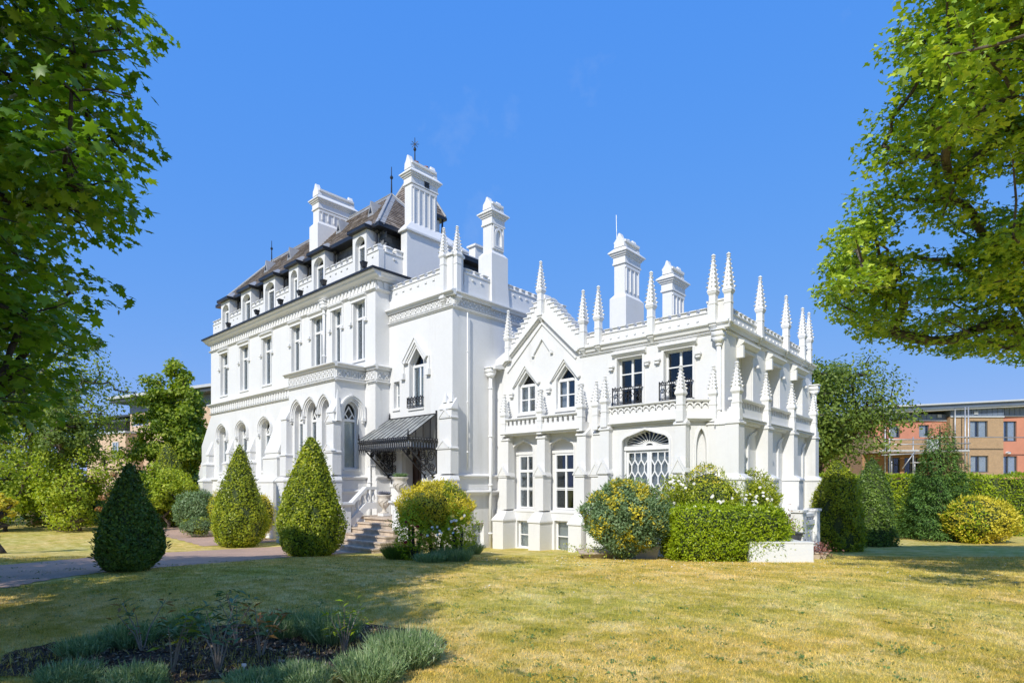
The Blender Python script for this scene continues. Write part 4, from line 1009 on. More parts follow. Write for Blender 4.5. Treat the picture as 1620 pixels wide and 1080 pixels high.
# ---- chimneys
def chim(px0, px1, px2, Y0=None, X1=None, **k):
    """px0 | px1 | px2 = edges of the narrow and the wide face"""
    if X1 is None: X1 = UX(px1, Y0)
    else: Y0 = UY(px1, X1)
    X0 = UX(px0, Y0); Y1 = UY(px2, X1)
    return (X0, X1, Y0, Y1)
x0, x1, y0, y1 = chim(495.5, 504.4, 560, Y0=13.62); zt = ZA(500, 291, y0)
chimney(x0, x1, y0, y1, 10.5, zt, house, cap_h=.85, flutes=5, base=ZA(500, 352, y0), pots=0, lab='broad chimney stack rising among the dormers')
x0, x1, y0, y1 = chim(640.4, 651, 691, X1=-18.30); zt = ZA(646, 245, y0)
zb_ = ZA(646, 350, y0)
chimney(x0, x1, y0, y1, zb_-.4, zt, house, cap_h=.85, flutes=4, pots=2, lab='tallest chimney with louvred vent and iron star')
mb = MB(); bx1 = -18.16; by0 = UY(644, bx1); bx0 = UX(634.5, by0); by1 = 17.2
mb.box(L0, bx0, bx1, 10.24, zb_-.55, -by1, -by0); mb.frus(L0, bx0-.1, bx1+.1, -by1, -by0+.1, zb_-.55, bx0-.1, bx1+.1, -by1, -by0+.1, zb_-.48)
mb.frus(L0, bx0-.1, bx1+.1, -by1, -by0+.1, zb_-.48, x0, x1+.0, -y1-.3, -y0, zb_-.05); mb.build('chimney_base', WH, house)
mb = MB()
for q in range(5): mb.box(FB(x1), y0+.62, y0+.86, zt-1.12+q*.065, zt-1.08+q*.065, .03, .062)
mb.build('louvred_vent', M['black'], house)
x0, x1, y0, y1 = chim(764.3, 778, 796.5, X1=XT-.03); zt = ZA(771, 312, y0)
chimney(x0, x1, y0, y1, 9.3, zt, house, cap_h=.72, niche=True, base=ZA(771, 398, y0), lab='slender chimney with a pointed arch panel')
MB().frus(L0, x0-.16, x1+.15, -y1-.2, -y0+.16, 8.7, x0-.12, x1+.12, -y1-.12, -y0+.12, ZA(771, 446, y0)).build('chimney_base', WH, house)
Ys = 16.6; a, b = UX(742, Ys), UX(752, Ys); zt = ZA(747, 391, Ys)
MB().box(L0, a, b, 9.0, zt, -Ys-.75, -Ys).box(L0, a-.07, b+.07, zt, zt+.08, -Ys-.82, -Ys+.07).build('chimney', WH, house, label='short plain chimney stump')
x0, x1, y0, y1 = chim(971.8, 988.5, 1011.5, Y0=18.2); zt = ZA(980, 369, y0)
chimney(x0, x1, y0, y1, 6.8, zt, house, cap_h=.80, flutes=3, base=ZA(980, 465, y0), pots=1, lab='tall chimney of the garden front with one white pot')
mb = MB(); mb.tube([(x0+.05, y0+.1, zt-.5), (x0+.02, y0+.1, zt+.75)], .012, 5); mb.build('aerial', M['steelgrey'], house)
x0, x1, y0, y1 = chim(1048, 1063, 1082, Y0=18.6); zt = ZA(1056, 412, y0)
chimney(x0, x1, y0, y1, 6.8, zt, house, cap_h=.75, flutes=3, lab='shorter chimney of the garden front')
# ---- turret behind the tallest chimney, low range at the rear
MB().box(L0, -33.0, -16.0, -.6, 8.6, -23, -17.31).build('rear_range_wall', WH, house)
ra, rb, rc, rd = -22.93, -21.27, 16.64, 18.30; rz = 14.9; e = .2
MB().box(L0, ra, rb, 10.2, rz-.02, -rd, -rc).build('turret_wall', WH, house)
pk = ((ra+rb)/2, (rc+rd)/2); hz = 17.35
mb = MB(); mb.add([(ra-e, rc-e, rz+.15), (rb+e, rc-e, rz+.15), (rb+e, rd+e, rz+.15), (ra-e, rd+e, rz+.15), (*pk, hz)], [(0,1,4),(1,2,4),(2,3,4),(3,0,4),(0,3,2,1)])
rr = mb.build('roof', M['rslate'], house)
hw_ = (rb-ra)/2+e; hh_ = hz-rz-.15; sl2 = math.hypot(hw_, hh_)
slates('roof_slates', M['rslate'], rr, (ra-e, rc-e, rz+.15), (1,0,0), (0,hw_,hh_), lambda u, v: v/sl2*hw_ < u < 2*hw_ - v/sl2*hw_ - .22 and v < sl2-.1, .24, .17, 14, 16)
slates('roof_slates', M['rslate'], rr, (rb+e, rc-e, rz+.15), (0,1,0), (-hw_,0,hh_), lambda u, v: v/sl2*hw_ < u < 2*hw_ - v/sl2*hw_ - .22 and v < sl2-.1, .24, .17, 14, 16)
MB().box(L0, ra-e-.05, rb+e+.05, rz, rz+.14, -rd-e-.05, -rc+e+.05).build('eaves_gutter', M['black'], house)
mb = MB()
for a in ((rb+e, rc-e, rz+.15), (ra-e, rc-e, rz+.15), (rb+e, rd+e, rz+.15), (ra-e, rd+e, rz+.15)): mb.tube([Vector(a)+Vector((0,0,.04)), Vector((*pk, hz))+Vector((0,0,.04))], .06, 6)
mb.build('lead_ridge', M['lead'], rr)
finial(pk[0], pk[1], hz, 1.5, rr, star=True)
mb = MB(); mb.tube([(rb+.1, rd+.1, rz+.05), (rb+.1, rd+.08, rz-.35), (rb+.08, rd-.1, 12.5)], .045, 8); mb.build('downpipe', M['black'], house)
# slate mansard of the rear range, seen over the tower parapet
mx = -16.5; m0, m1 = 15.2, 16.25; mz = 10.9
MB().box(L0, -16.95, mx, 9.0, mz-.02, -m1, -m0-.1).build('mansard_wall', M['black'], house)
slates('mansard_slates', M['slate'], house, (mx+.01, m0, 9.2), (0,1,0), (-.04,0,1), lambda u, v: v < mz-9.35 and u < m1-m0, .36, .2, 14, 8)
slates('mansard_slates', M['slate'], house, (-16.95, m0+.08, 9.2), (1,0,0), (0,.04,1), lambda u, v: v < mz-9.35 and u < .3, .36, .2, 2, 8)
MB().box(L0, -17.0, mx+.25, mz, mz+.17, -m1-.2, -m0+.2).build('eaves_gutter', M['black'], house)
MB().add([(-17.0, m0-.1, mz+.18), (mx+.2, m0-.1, mz+.18), (mx-.2, m0+.5, mz+.45), (-17.0, m0+.5, mz+.45), (mx+.2, m1, mz+.18), (mx-.2, m1, mz+.45)], [(0,1,2,3),(1,4,5,2),(2,5,3)]).build('roof', M['lead'], house)

# ---- terrace beside the pavilion
tz = 1.40; tx = -4.95; ty0 = 17.55
ter = MB().box(L0, XS-.2, tx, -.4, tz-.25, -19.0, -ty0).box(L0, XS-.2, tx+.06, tz-.25, tz-.12, -19.0, -ty0+.06).box(L0, XS-.2, XS+.3, -.4, tz-.12, -24.2, -19.0).build('terrace', WH, house)
def tpost(x, y): MB().box(L0, x-.16, x+.16, -.2, tz+.12, -y-.16, -y+.16).box(L0, x-.2, x+.2, tz+.12, tz+.19, -y-.2, -y+.2).build('terrace_pier', TR, ter)
for x, y in ((tx-.05, ty0-.1), (XS+.5, ty0-.1), (tx-.05, 18.8)): tpost(x, y)
mb = MB(); mb.box(L0, XS, tx, tz-.02, tz+.07, -ty0-.1, -ty0+.16); mb.box(L0, tx-.2, tx+.05, tz-.018, tz+.068, -18.8, -ty0); mb.build('terrace_coping', TR, ter)
c = MB().lathe((0,0,0), [(.06, 0), (.07, .04), (.035, .09), (.09, .2), (.045, .33), (.035, .38), (.065, .42), (.065, .46)], 8).mesh('baluster', TR, True)
for i in range(4): inst('baluster', c, ter, Matrix.Translation((XS+.25+i*.24, ty0-.05, tz-.50)))
for i in range(4): inst('baluster', c, ter, Matrix.Translation((tx-.05, ty0+.2+i*.25, tz-.50)))
# ================================================================= GROUND
def grid_sheet(name, rs, fs, mat, dz=0., kind='structure', mask=None):
    R, F_ = np.meshgrid(rs, fs); X = R*C_ - F_*S_; Y = R*S_ + F_*C_; Z = ground(X, Y) + dz
    nr, nf = len(rs), len(fs); V = np.stack([X, Y, Z], -1).reshape(-1, 3)
    i, j = np.meshgrid(np.arange(nr-1), np.arange(nf-1)); a = (j*nr + i).ravel()
    Q = np.stack([a, a+1, a+nr+1, a+nr], 1)
    if mask is not None: Q = Q[mask(R, F_)[:-1, :-1].ravel()]
    o = bpy.data.objects.new(name, np_mesh(name, V, Q, mat)); put(o); o['kind'] = kind; return o
def lawnmat(name, blades=False):
    m, nt, b = newmat(name)
    big = noise(nt, .22, 5, .6); mid = noise(nt, 1.1, 7, .72, sc=(1.0, 1.9, 1)); fine = noise(nt, 28, 6, .8)
    c1 = ramp(nt, mid, [(.28, (.27,.25,.04)), (.40, (.47,.39,.075)), (.53, (.64,.50,.15)), (.68, (.84,.69,.34))])
    c2 = ramp(nt, big, [(.35, (.78,.95,.72)), (.62, (1.12,1.0,.92))])
    c = mixc(nt, .8, c1, c2, 'MULTIPLY')
    c = mixc(nt, .55, c, ramp(nt, fine, [(.28, (.45,.50,.32)), (.5, (1,1,1)), (.75, (1.25,1.16,.95))]), 'MULTIPLY')
    c = mixc(nt, ramp(nt, noise(nt, 2.4, 7, .75, sc=(1.6, 1, 1)), [(.50, (0,0,0)), (.66, (.6,)*3)]), c, (.90,.70,.36))
    c = mixc(nt, ramp(nt, noise(nt, 5.5, 6, .75), [(.52, (0,0,0)), (.64, (.5,)*3)]), c, (.20,.20,.03))
    sp = noise(nt, 3.5, 3, .5); green = ramp(nt, sp, [(.66, (0,0,0)), (.74, (.75,)*3)])
    c = mixc(nt, green, c, (.10,.15,.045))
    if blades:
        g = nt.nodes.new('ShaderNodeNewGeometry'); c = mixc(nt, .7, c, ramp(nt, g.outputs['Random Per Island'], [(0, (.48,.55,.28)), (.45, (1.05,1,.88)), (1, (1.45,1.3,1.05))]), 'MULTIPLY')
    nt.links.new(c, b.inputs['Base Color']); b.inputs['Roughness'].default_value = .85; b.inputs['Specular IOR Level'].default_value = .15
    if not blades: bump(nt, b, noise(nt, 55, 6, .8), .8, .03)
    return m
M['lawn'] = lawnmat('mown_lawn'); M['blade'] = lawnmat('grass_blades', True)
rs = np.concatenate([np.arange(-900, -60, 60), np.arange(-60, 60, .5), np.arange(60, 901, 60)])
fs = np.concatenate([np.arange(-60, -8, 4), np.arange(-8, 50, .5), np.arange(50, 1200, 50)])
grid_sheet('lawn', rs, fs, M['lawn'])
def tarmac():
    m, nt, b = newmat('worn_tarmac'); c = ramp(nt, noise(nt, 45, 6, .8), [(.3, (.27,.18,.13)), (.7, (.64,.45,.33))])
    c = mixc(nt, .6, c, ramp(nt, noise(nt, .8, 5), [(.3, (.7,.66,.66)), (.7, (1.1,1.02,1.0))]), 'MULTIPLY')
    nt.links.new(c, b.inputs['Base Color']); b.inputs['Roughness'].default_value = .9; bump(nt, b, noise(nt, 90, 4), .5, .01); return m
M['tarmac'] = tarmac()
def strip(name, pts, mat, dz=.008):
    """pts = (x, y, half width); a sheet that follows the ground"""
    P = []; n = 14
    for k in range(len(pts)-1):
        a, b = pts[k], pts[k+1]
        for i in range(n): q = i/n; P.append([a[j] + (b[j]-a[j])*q for j in range(3)])
    P.append(list(pts[-1])); P = np.array(P); K = 21; ker = np.ones(K)/K
    if len(pts) > 2:
        pad = np.pad(P, ((K//2, K//2), (0, 0)), 'edge'); P = np.stack([np.convolve(pad[:, j], ker, 'valid') for j in range(3)], 1)
    T = np.gradient(P[:, :2], axis=0); T /= np.linalg.norm(T, axis=1)[:, None]; Nn = np.stack([-T[:, 1], T[:, 0]], 1)
    m = 9; V = []
    for i in range(len(P)):
        for k in range(m):
            w = P[i, 2]*(-1 + 2*k/(m-1)) + (.05*sin(i*1.7) if k in (0, m-1) else 0); x, y = P[i, :2] + Nn[i]*w; V.append((x, y, float(ground(x, y)) + dz))
    F_ = [(i*m+k, i*m+k+1, (i+1)*m+k+1, (i+1)*m+k) for i in range(len(P)-1) for k in range(m-1)]
    o = bpy.data.objects.new(name, np_mesh(name, np.array(V), np.array(F_), mat)); put(o); o['kind'] = 'structure'; return P
def g2(px, py): return GP(px, py)[:2]
q = []
for (ax, ay), (bx_, by_) in (((-160, 898), (-160, 965)), ((0, 893), (0, 925)), ((140, 886), (150, 908)), ((300, 872), (300, 893)), ((420, 862), (440, 882)), ((540, 857), (545, 876)), ((640, 858), (650, 872))):
    a, b = g2(ax, ay), g2(bx_, by_); q.append(((a[0]+b[0])/2, (a[1]+b[1])/2, math.dist(a, b)/2*.82))
PATH = strip('path', q, M['tarmac'])
q2 = []
for (ax, ay), (bx_, by_) in (((215, 832), (215, 837)), ((290, 837), (280, 844)), ((345, 846), (340, 854)), ((400, 857), (395, 868))):
    a, b = g2(ax, ay), g2(bx_, by_); q2.append(((a[0]+b[0])/2, (a[1]+b[1])/2, math.dist(a, b)/2))
PATH2 = strip('side_path', q2, M['tarmac'], .012)

# planting bed
def soilmat():
    m, nt, b = newmat('dark_soil'); c = ramp(nt, noise(nt, 14, 6, .8), [(.3, (.025,.018,.012)), (.55, (.07,.048,.032)), (.8, (.20,.13,.085))])
    nt.links.new(c, b.inputs['Base Color']); b.inputs['Roughness'].default_value = .95; bump(nt, b, noise(nt, 30, 6, .8), .9, .05); return m
M['soil'] = soilmat(); M['chip'] = leafmat('dry_litter', [(0, (.05,.03,.02)), (.5, (.16,.10,.06)), (1, (.42,.31,.2))], 0, .9, 3, .1)
bc = w2(-3.3, 5.75)
def in_bed(r, f, g=0.): return ((r + 2.85)/(2.1+g))**2 + ((f - 5.95 - .10*(r+2.75))/(1.05+g))**2 < 1
grid_sheet('planting_bed', np.arange(-5.4, -.2, .03), np.arange(4.2, 7.6, .03), M['soil'], .012, 'structure', lambda R, F_: in_bed(R + .05*np.sin(F_*9), F_ + .05*np.sin(R*8)))

# ================================================================= LEAVES
def unit(a): return a/np.maximum(np.linalg.norm(a, axis=-1, keepdims=True), 1e-9)
T_OVAL = (np.array([(0,-.5,0),(.27,0,.06),(0,.5,-.04),(-.27,0,.06)]), np.array([(0,1,2,3)]))
T_LONG = (np.array([(0,0,0),(.13,.45,.05),(0,1,-.12),(-.13,.45,.05)]), np.array([(0,1,2,3)]))
_h = [(0,-.05),(.30,-.22),(.27,.06),(.60,.22),(.34,.36),(.42,.66),(.16,.60)]
_m = np.array([(0,.25,.05)] + [(x, y, -.10*abs(x)) for x, y in _h] + [(0,1.,-.08)] + [(-x, y, -.10*abs(x)) for x, y in _h[:0:-1]])
T_MAPLE = (_m, np.array([(0, i, i+1) for i in range(1, len(_m)-1)] + [(0, len(_m)-1, 1)]))
_s = np.array([(0,.1,.03),(.22,-.1,-.02),(.55,.25,-.05),(.2,.45,.0),(0,.95,-.08),(-.2,.45,.0),(-.55,.25,-.05),(-.22,-.1,-.02)])
T_LOBED = (_s, np.array([(0,1,2),(0,2,3),(0,3,4),(0,4,5),(0,5,6),(0,6,7)]))
def frames(Nrm, jit, rng=RNG, tang=None):
    n = unit(unit(Nrm) + rng.normal(0, jit, Nrm.shape)); r = rng.normal(0, 1, Nrm.shape) if tang is None else tang + rng.normal(0, .35, Nrm.shape)
    b = unit(r - n*np.sum(r*n, 1, keepdims=True)); t = np.cross(b, n); return t, b, n
def leaf_arrays(P, Nrm, size, tmpl, jit=.6, tang=None):
    tv, tf = tmpl; t, b, n = frames(Nrm, jit, tang=tang); s = np.asarray(size).reshape(-1, 1, 1)*np.ones((len(P), 1, 1))
    V = P[:, None] + s*(tv[None, :, 0:1]*t[:, None] + tv[None, :, 1:2]*b[:, None] + tv[None, :, 2:3]*n[:, None])
    F_ = tf[None] + (np.arange(len(P))*len(tv))[:, None, None]
    return V.reshape(-1, 3), F_.reshape(-1, tf.shape[1])
def leaves(name, P, Nrm, size, tmpl, mat, parent=None, jit=.6, tang=None, kind='stuff'):
    V, F_ = leaf_arrays(P, Nrm, size, tmpl, jit, tang); o = bpy.data.objects.new(name, np_mesh(name, V, F_, mat)); put(o, parent)
    if kind: o['kind'] = kind
    return o
def blades(name, P, D, L_, W_, mat, parent=None, seg=1, droop=.0, kind='stuff'):
    """thin upright strips: P base, D direction, L length, W width"""
    n = len(P); side = unit(np.cross(D, RNG.normal(0, 1, (n, 3)))); W_ = np.asarray(W_).reshape(-1, 1)*np.ones((n, 1)); L_ = np.asarray(L_).reshape(-1, 1)*np.ones((n, 1))
    if seg == 1:
        V = np.stack([P - side*W_/2, P + side*W_/2, P + D*L_], 1).reshape(-1, 3); F_ = np.arange(3*n).reshape(-1, 3)
    else:
        mid = P + D*L_*.55; tip = P + D*L_ + droop*L_*unit(RNG.normal(0, 1, (n, 3)))
        V = np.stack([P - side*W_*.35, P + side*W_*.35, mid + side*W_/2, tip, mid - side*W_/2], 1).reshape(-1, 3)
        k = np.arange(n)[:, None]*5; F_ = np.concatenate([k + np.array([[0,1,2]]), k + np.array([[0,2,4]]), k + np.array([[4,2,3]])])
    o = bpy.data.objects.new(name, np_mesh(name, V, F_, mat)); put(o, parent)
    if kind: o['kind'] = kind
    return o
G_ = lambda *s: [(p, c) for p, c in s]
M['maple'] = leafmat('maple_leaves', G_((0,(0.064,0.139,0.014)),(.5,(0.137,0.249,0.023)),(1,(0.315,0.421,0.040))), .38, .42, .5)
M['sycamore'] = leafmat('sycamore_leaves', G_((0,(0.109,0.209,0.020)),(.45,(0.271,0.403,0.033)),(.8,(0.489,0.580,0.058)),(1,(0.689,0.677,0.083))), .24, .5, .45)
M['bgleaf'] = leafmat('tree_leaves', G_((0,(0.066,0.113,0.021)),(.5,(0.147,0.214,0.032)),(1,(0.267,0.326,0.052))), .3, .5, .35)
M['bgbright'] = leafmat('bright_tree_leaves', G_((0,(0.119,0.203,0.021)),(.5,(0.253,0.338,0.034)),(1,(0.454,0.473,0.052))), .35, .5, .4)
M['lime'] = leafmat('lime_leaves', G_((0,(.14,.22,.015)),(.5,(.32,.40,.03)),(1,(.58,.58,.06))), .35, .5, .6)
M['yew'] = leafmat('clipped_dark_leaves', G_((0,(0.045,0.085,0.016)),(.6,(0.113,0.190,0.028)),(1,(0.270,0.381,0.048))), .15, .42, .8)
M['bay'] = leafmat('clipped_bright_leaves', G_((0,(0.045,0.073,0.007)),(.5,(0.297,0.365,0.022)),(1,(0.635,0.608,0.046))), .25, .42, 1.2)
M['laurel'] = leafmat('hedge_leaves', G_((0,(0.132,0.214,0.007)),(.5,(0.308,0.406,0.011)),(1,(0.559,0.609,0.034))), .28, .4, .9)
M['gold'] = leafmat('golden_leaves', G_((0,(0.300,0.300,0.023)),(.4,(0.578,0.485,0.035)),(1,(0.950,0.785,0.092))), .25, .5, 1.5)
M['grey'] = leafmat('variegated_leaves', G_((0,(0.072,0.132,0.048)),(.6,(0.180,0.276,0.120)),(1,(0.432,0.540,0.300))), .2, .5, 2)
M['lav'] = leafmat('lavender_stems', G_((0,(0.104,0.182,0.065)),(.5,(0.221,0.325,0.130)),(.85,(0.390,0.468,0.234)),(1,(0.546,0.494,0.442))), .15, .7, 3, .2)
M['fir'] = leafmat('spruce_needles', G_((0,(0.034,0.085,0.021)),(.6,(0.101,0.203,0.034)),(1,(0.220,0.355,0.060))), .12, .6, .8)
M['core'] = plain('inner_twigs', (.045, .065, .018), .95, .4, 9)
M['petalw'] = plain('white_petals', (.80, .78, .72), .6, .05); M['petalr'] = plain('red_petals', (.28, .008, .015), .5, .3); M['petaly'] = plain('yellow_petals', (.75, .62, .12), .6, .2); M['petalp'] = plain('pink_petals', (.55, .22, .22), .6, .2)

# ---- trees: leaf clumps joined back to the trunk by limbs that thicken towards it
def skeleton(base, trunk, clumps, r_tip, r_max, mat, parent, name='limbs', n=6, twigs=0, ok=None):
    """trunk = points; every clump centre is reached from the nearest wood nearer the trunk; returns the wood mesh"""
    nodes = [Vector(p) for p in trunk]; par = [-1] + list(range(len(trunk)-1)); ax = np.array(trunk)
    order = sorted(range(len(clumps)), key=lambda i: np.min(np.linalg.norm(ax - clumps[i], axis=1)))
    arr = np.array([list(v) for v in nodes])
    for i in order:
        c = np.array(clumps[i]); d = c - arr; dist = np.linalg.norm(d, axis=1)
        cost = dist + .55*np.maximum(0, arr[:, 2] - c[2]) + .12*np.linalg.norm(arr[:, :2] - ax[-1, :2], axis=1)
        cost[:1] += 50; k = int(np.argmin(cost)); p0 = arr[k]
        mid = (p0 + c)/2 + np.array([RNG.normal(0, .07), RNG.normal(0, .07), -.05])*dist[k]
        arr = np.vstack([arr, mid, c]); par += [k, len(arr)-2]
    cnt = np.ones(len(arr))
    for i in range(len(arr)-1, 0, -1): cnt[par[i]] += cnt[i]
    rad = np.minimum(r_tip*np.sqrt(cnt)*.95, r_max)
    for i in range(len(trunk)): rad[i] = r_max*(1 - .55*i/len(trunk))
    mb = MB(); mb.tube([arr[i] for i in range(len(trunk))], [rad[i]*(1.5 if i == 0 else 1) for i in range(len(trunk))], 12)
    ch = {}
    for i in range(len(trunk), len(arr)):
        ch.setdefault(par[i], []).append(i)
    for i in range(len(trunk), len(arr)):
        if (i - len(trunk)) % 2 == 0:
            j = i+1
            if ok and not (ok(arr[i]) and ok(arr[j]) and ok((arr[i]+arr[par[i]])/2)): continue
            mb.tube([arr[par[i]], arr[i], arr[j]], [min(rad[i]*1.05, rad[par[i]]), rad[i], rad[j]], n, cap=False)
    if twigs:
        for c in clumps:
            for _ in range(twigs):
                e = np.array(c) + RNG.normal(0, .24, 3)*np.array([1, 1, .5]); mb.tube([c, (np.array(c)+e)/2 + RNG.normal(0, .05, 3), e], [r_tip*.8, r_tip*.5, r_tip*.25], 4, cap=False)
    return mb.build('trunk', mat, parent, True)
def clump_cloud(centres, per, spread, flat, up=.8, out=None, oc=.6):
    C3 = np.repeat(np.array(centres), per, axis=0); n = len(C3); q = RNG.normal(0, 1, (n, 3)); q = unit(q)*RNG.random((n, 1))**.45
    P = C3 + q*spread*np.array([1, 1, flat]); P[:, 2] -= .10*spread*np.linalg.norm(q[:, :2], axis=1)**2
    Nn = np.array([0, 0, up]) + q*oc
    if out is not None: Nn = Nn + unit(P - np.array(out))*.5
    return P, Nn
def lumps(n, c, rad, rng, lo=.35, hi=1., thr=None, seedv=0.):
    out = []
    while len(out) < n:
        v = unit(rng.normal(0, 1, 3)); q = (lo**3 + (hi**3 - lo**3)*rng.random())**(1/3)
        w = 1 + .16*sin(3*v[0]+seedv) + .13*sin(5*v[1]+2*seedv+v[2]*3) + .10*sin(7*v[2]+seedv)
        p = np.array(c) + v*q*w*np.array(rad)
        if thr is None or thr(p): out.append(p)
    return out
def mk_tree(name, loc, label, cat, group=None): return empty(name, (loc[0], loc[1], float(ground(loc[0], loc[1]))-.05), label, cat, group)
def camv(r, f, z): x, y = w2(r, f); return np.array([x, y, z])
def proj(P):
    """world points -> photograph pixels, distance"""
    P = np.atleast_2d(P); r = P[:, 0]*C_ + P[:, 1]*S_; f = -P[:, 0]*S_ + P[:, 1]*C_
    return 810 + FP*r/np.maximum(f, .01), 766 - FP*(P[:, 2]-CH)/np.maximum(f, .01), f

# -- big maple overhanging from the left
rngL = np.random.default_rng(11)
tb = w2(-13.0, 4.6); tr_ = mk_tree('maple_tree', tb, 'dark leafy maple overhanging the lawn, its drooping boughs framing the sky beside the slate roofs', 'tree')
trunk = [camv(-13.0 + .1*i, 4.6 + .05*i, .3 + i*1.6) for i in range(8)]
cl = []
OUT_Y = [-200, 0, 60, 110, 160, 225, 290, 330, 385, 415, 450, 495, 520, 560, 610, 650, 700]
OUT_X = [300, 262, 284, 226, 262, 268, 226, 242, 226, 176, 224, 240, 186, 150, 172, 160, 120]
while len(cl) < 620:
    v = unit(rngL.normal(0, 1, 3)); q_ = rngL.uniform(.42, 1.)**.6
    p = camv(-11.6, 3.6, 9.8) + 0; rr_ = v*q_*np.array([8.4, 8.4, 8.6])*(1 + .10*sin(4*v[0]) + .10*sin(6*v[2]+1) + .06*sin(9*v[1]))
    p = p + rr_
    if p[2] < 2.6: continue
    px, py, f = proj(p); r_ = p[0]*C_ + p[1]*S_
    if f[0] > .8 and -420 < px[0] < 2000 and py[0] > -330: continue            # the boughs in sight are placed below
    if r_ + .36*(p[2]-.5) > -2.1 - .06*(f[0] + 1.11*p[2]): continue
    if f[0] + 1.12*(p[2]-.3) > 16.3 + .8*sin(r_*1.3) or r_ > -2.6: continue
    if f[0] <= .8 and math.hypot(r_, f[0]) < 3.0: continue
    cl.append(p)
k_n = 0
while k_n < 230:                                              # the part of the crown that hangs over the viewpoint's left shoulder
    r_, f_, z_ = rngL.uniform(-11, -2.9), rngL.uniform(-10, .6), rngL.uniform(5.2, 11.5)
    if r_ + .36*(z_-.5) > -2.1 - .06*(f_ + 1.11*z_): continue
    if math.hypot(r_, f_) < 3.0 or math.hypot(r_+11.6, f_-3.6) > 14.5: continue
    cl.append(camv(r_, f_, z_)); k_n += 1
nb_ = 0
while nb_ < 300:
    py = rngL.uniform(-330, 690); px = rngL.uniform(-420, 300); f = rngL.uniform(5.2, 10.0)
    if px > np.interp(py, OUT_Y, OUT_X) - .62/f*FP: continue
    if 500 < py and px > 90 and rngL.random() < .4: continue
    if abs(sin((py + .25*px)/46.)) < .25 and px > 20: continue   # open seams between the drooping boughs
    zz = CH + (766-py)/FP*f
    if f + 1.12*(zz-.3) > 16.8: continue
    cl.append(camv((px-810)/FP*f, f, zz)); nb_ += 1
def okm(p):
    px, py, f = proj(p); return not (f[0] > 0 and px[0] > np.interp(py[0], OUT_Y, OUT_X) and px[0] < 1900 and -60 < py[0])
skeleton(tb, trunk, cl, .017, .42, M['barkdark'], tr_, twigs=3, ok=okm)
P, Nn = clump_cloud(cl, 120, .72, .36, up=.9, oc=.45)
px, py, f = proj(P); keep = ~((f > 0) & (f < 3.2) & (px > -200) & (px < 2100)) & ~((f > .5) & (px > np.interp(py, OUT_Y, OUT_X) + 14) & (px < 2000) & (py > -200))
P, Nn = P[keep], Nn[keep]; px, py, f = px[keep], py[keep], f[keep]
sz = RNG.uniform(.06, .145, len(P)); tang = np.tile(np.array([0, 0, -.8]), (len(P), 1)) + np.concatenate([Nn[:, :2]*.8, np.zeros((len(P), 1))], 1)
vis = np.where((px > 0) & (px < 1620) & (py > 0) & (py < 1080) & (f > 0))[0]; near = vis[np.argsort(f[vis])][:300]
rest = np.setdiff1d(np.arange(len(P)), near)
leaves('crown', P[rest], Nn[rest], sz[rest], T_MAPLE, M['maple'], tr_, .45, tang[rest])
lm = np_mesh('leaf', _m, T_MAPLE[1], M['maple']); t_, b_, n_ = frames(Nn[near], .45, tang=tang[near])
for i, k in enumerate(near):
    s = float(sz[k]); R = Matrix([[*(t_[i]*s), 0], [*(b_[i]*s), 0], [*(n_[i]*s), 0], [0, 0, 0, 1]]).transposed(); R.translation = Vector(P[k]); inst('leaf', lm, tr_, R)

# -- big sycamore on the right
rngR = np.random.default_rng(5)
tb = w2(15.8, 12.6); ts = mk_tree('sycamore_tree', tb, 'tall sunlit sycamore spreading bright green boughs over the lawn beyond the terrace', 'tree')
trunk = [camv(15.8 - .1*i, 12.6 - .1*i, .1 + i*1.1) for i in range(9)]
cl = []; SY = [-400, 0, 60, 120, 180, 250, 290, 330, 400, 470, 520, 560]; SX = [1500, 1430, 1385, 1400, 1370, 1330, 1300, 1325, 1290, 1275, 1330, 1420]
while len(cl) < 980:
    py = rngR.uniform(-330, 590); px = rngR.uniform(1270, 2150); f = np.interp(py, [-330, 0, 300, 590], [7.4, 9.3, 12.2, 14.2]) + rngR.normal(0, 1.3) - max(0, px-1700)*.003
    if px < np.interp(py, SY, SX) + .50/f*FP: continue
    if py > np.interp(px, [1280, 1340, 1380, 1460, 1560, 1700], [545, 520, 560, 585, 590, 600]) - .35/f*FP: continue
    if ((px-1555)/40)**2 + ((py-285)/26)**2 < 1 or ((px-1440)/55)**2 + ((py-372)/26)**2 < 1: continue
    if abs(sin((py - .35*px)/40.)) < .22 and rngR.random() < .35: continue
    if f + 1.12*(CH + (766-py)/FP*f) > 22.3: continue
    cl.append(camv((px-810)/FP*f, f, CH + (766-py)/FP*f))
skeleton(tb, trunk, cl, .013, .24, M['bark'], ts, twigs=2)
P, Nn = clump_cloud(cl, 150, .60, .36, up=1.1, oc=.45)
leaves('crown', P, Nn, RNG.uniform(.06, .135, len(P)), T_LOBED, M['sycamore'], ts, .5)

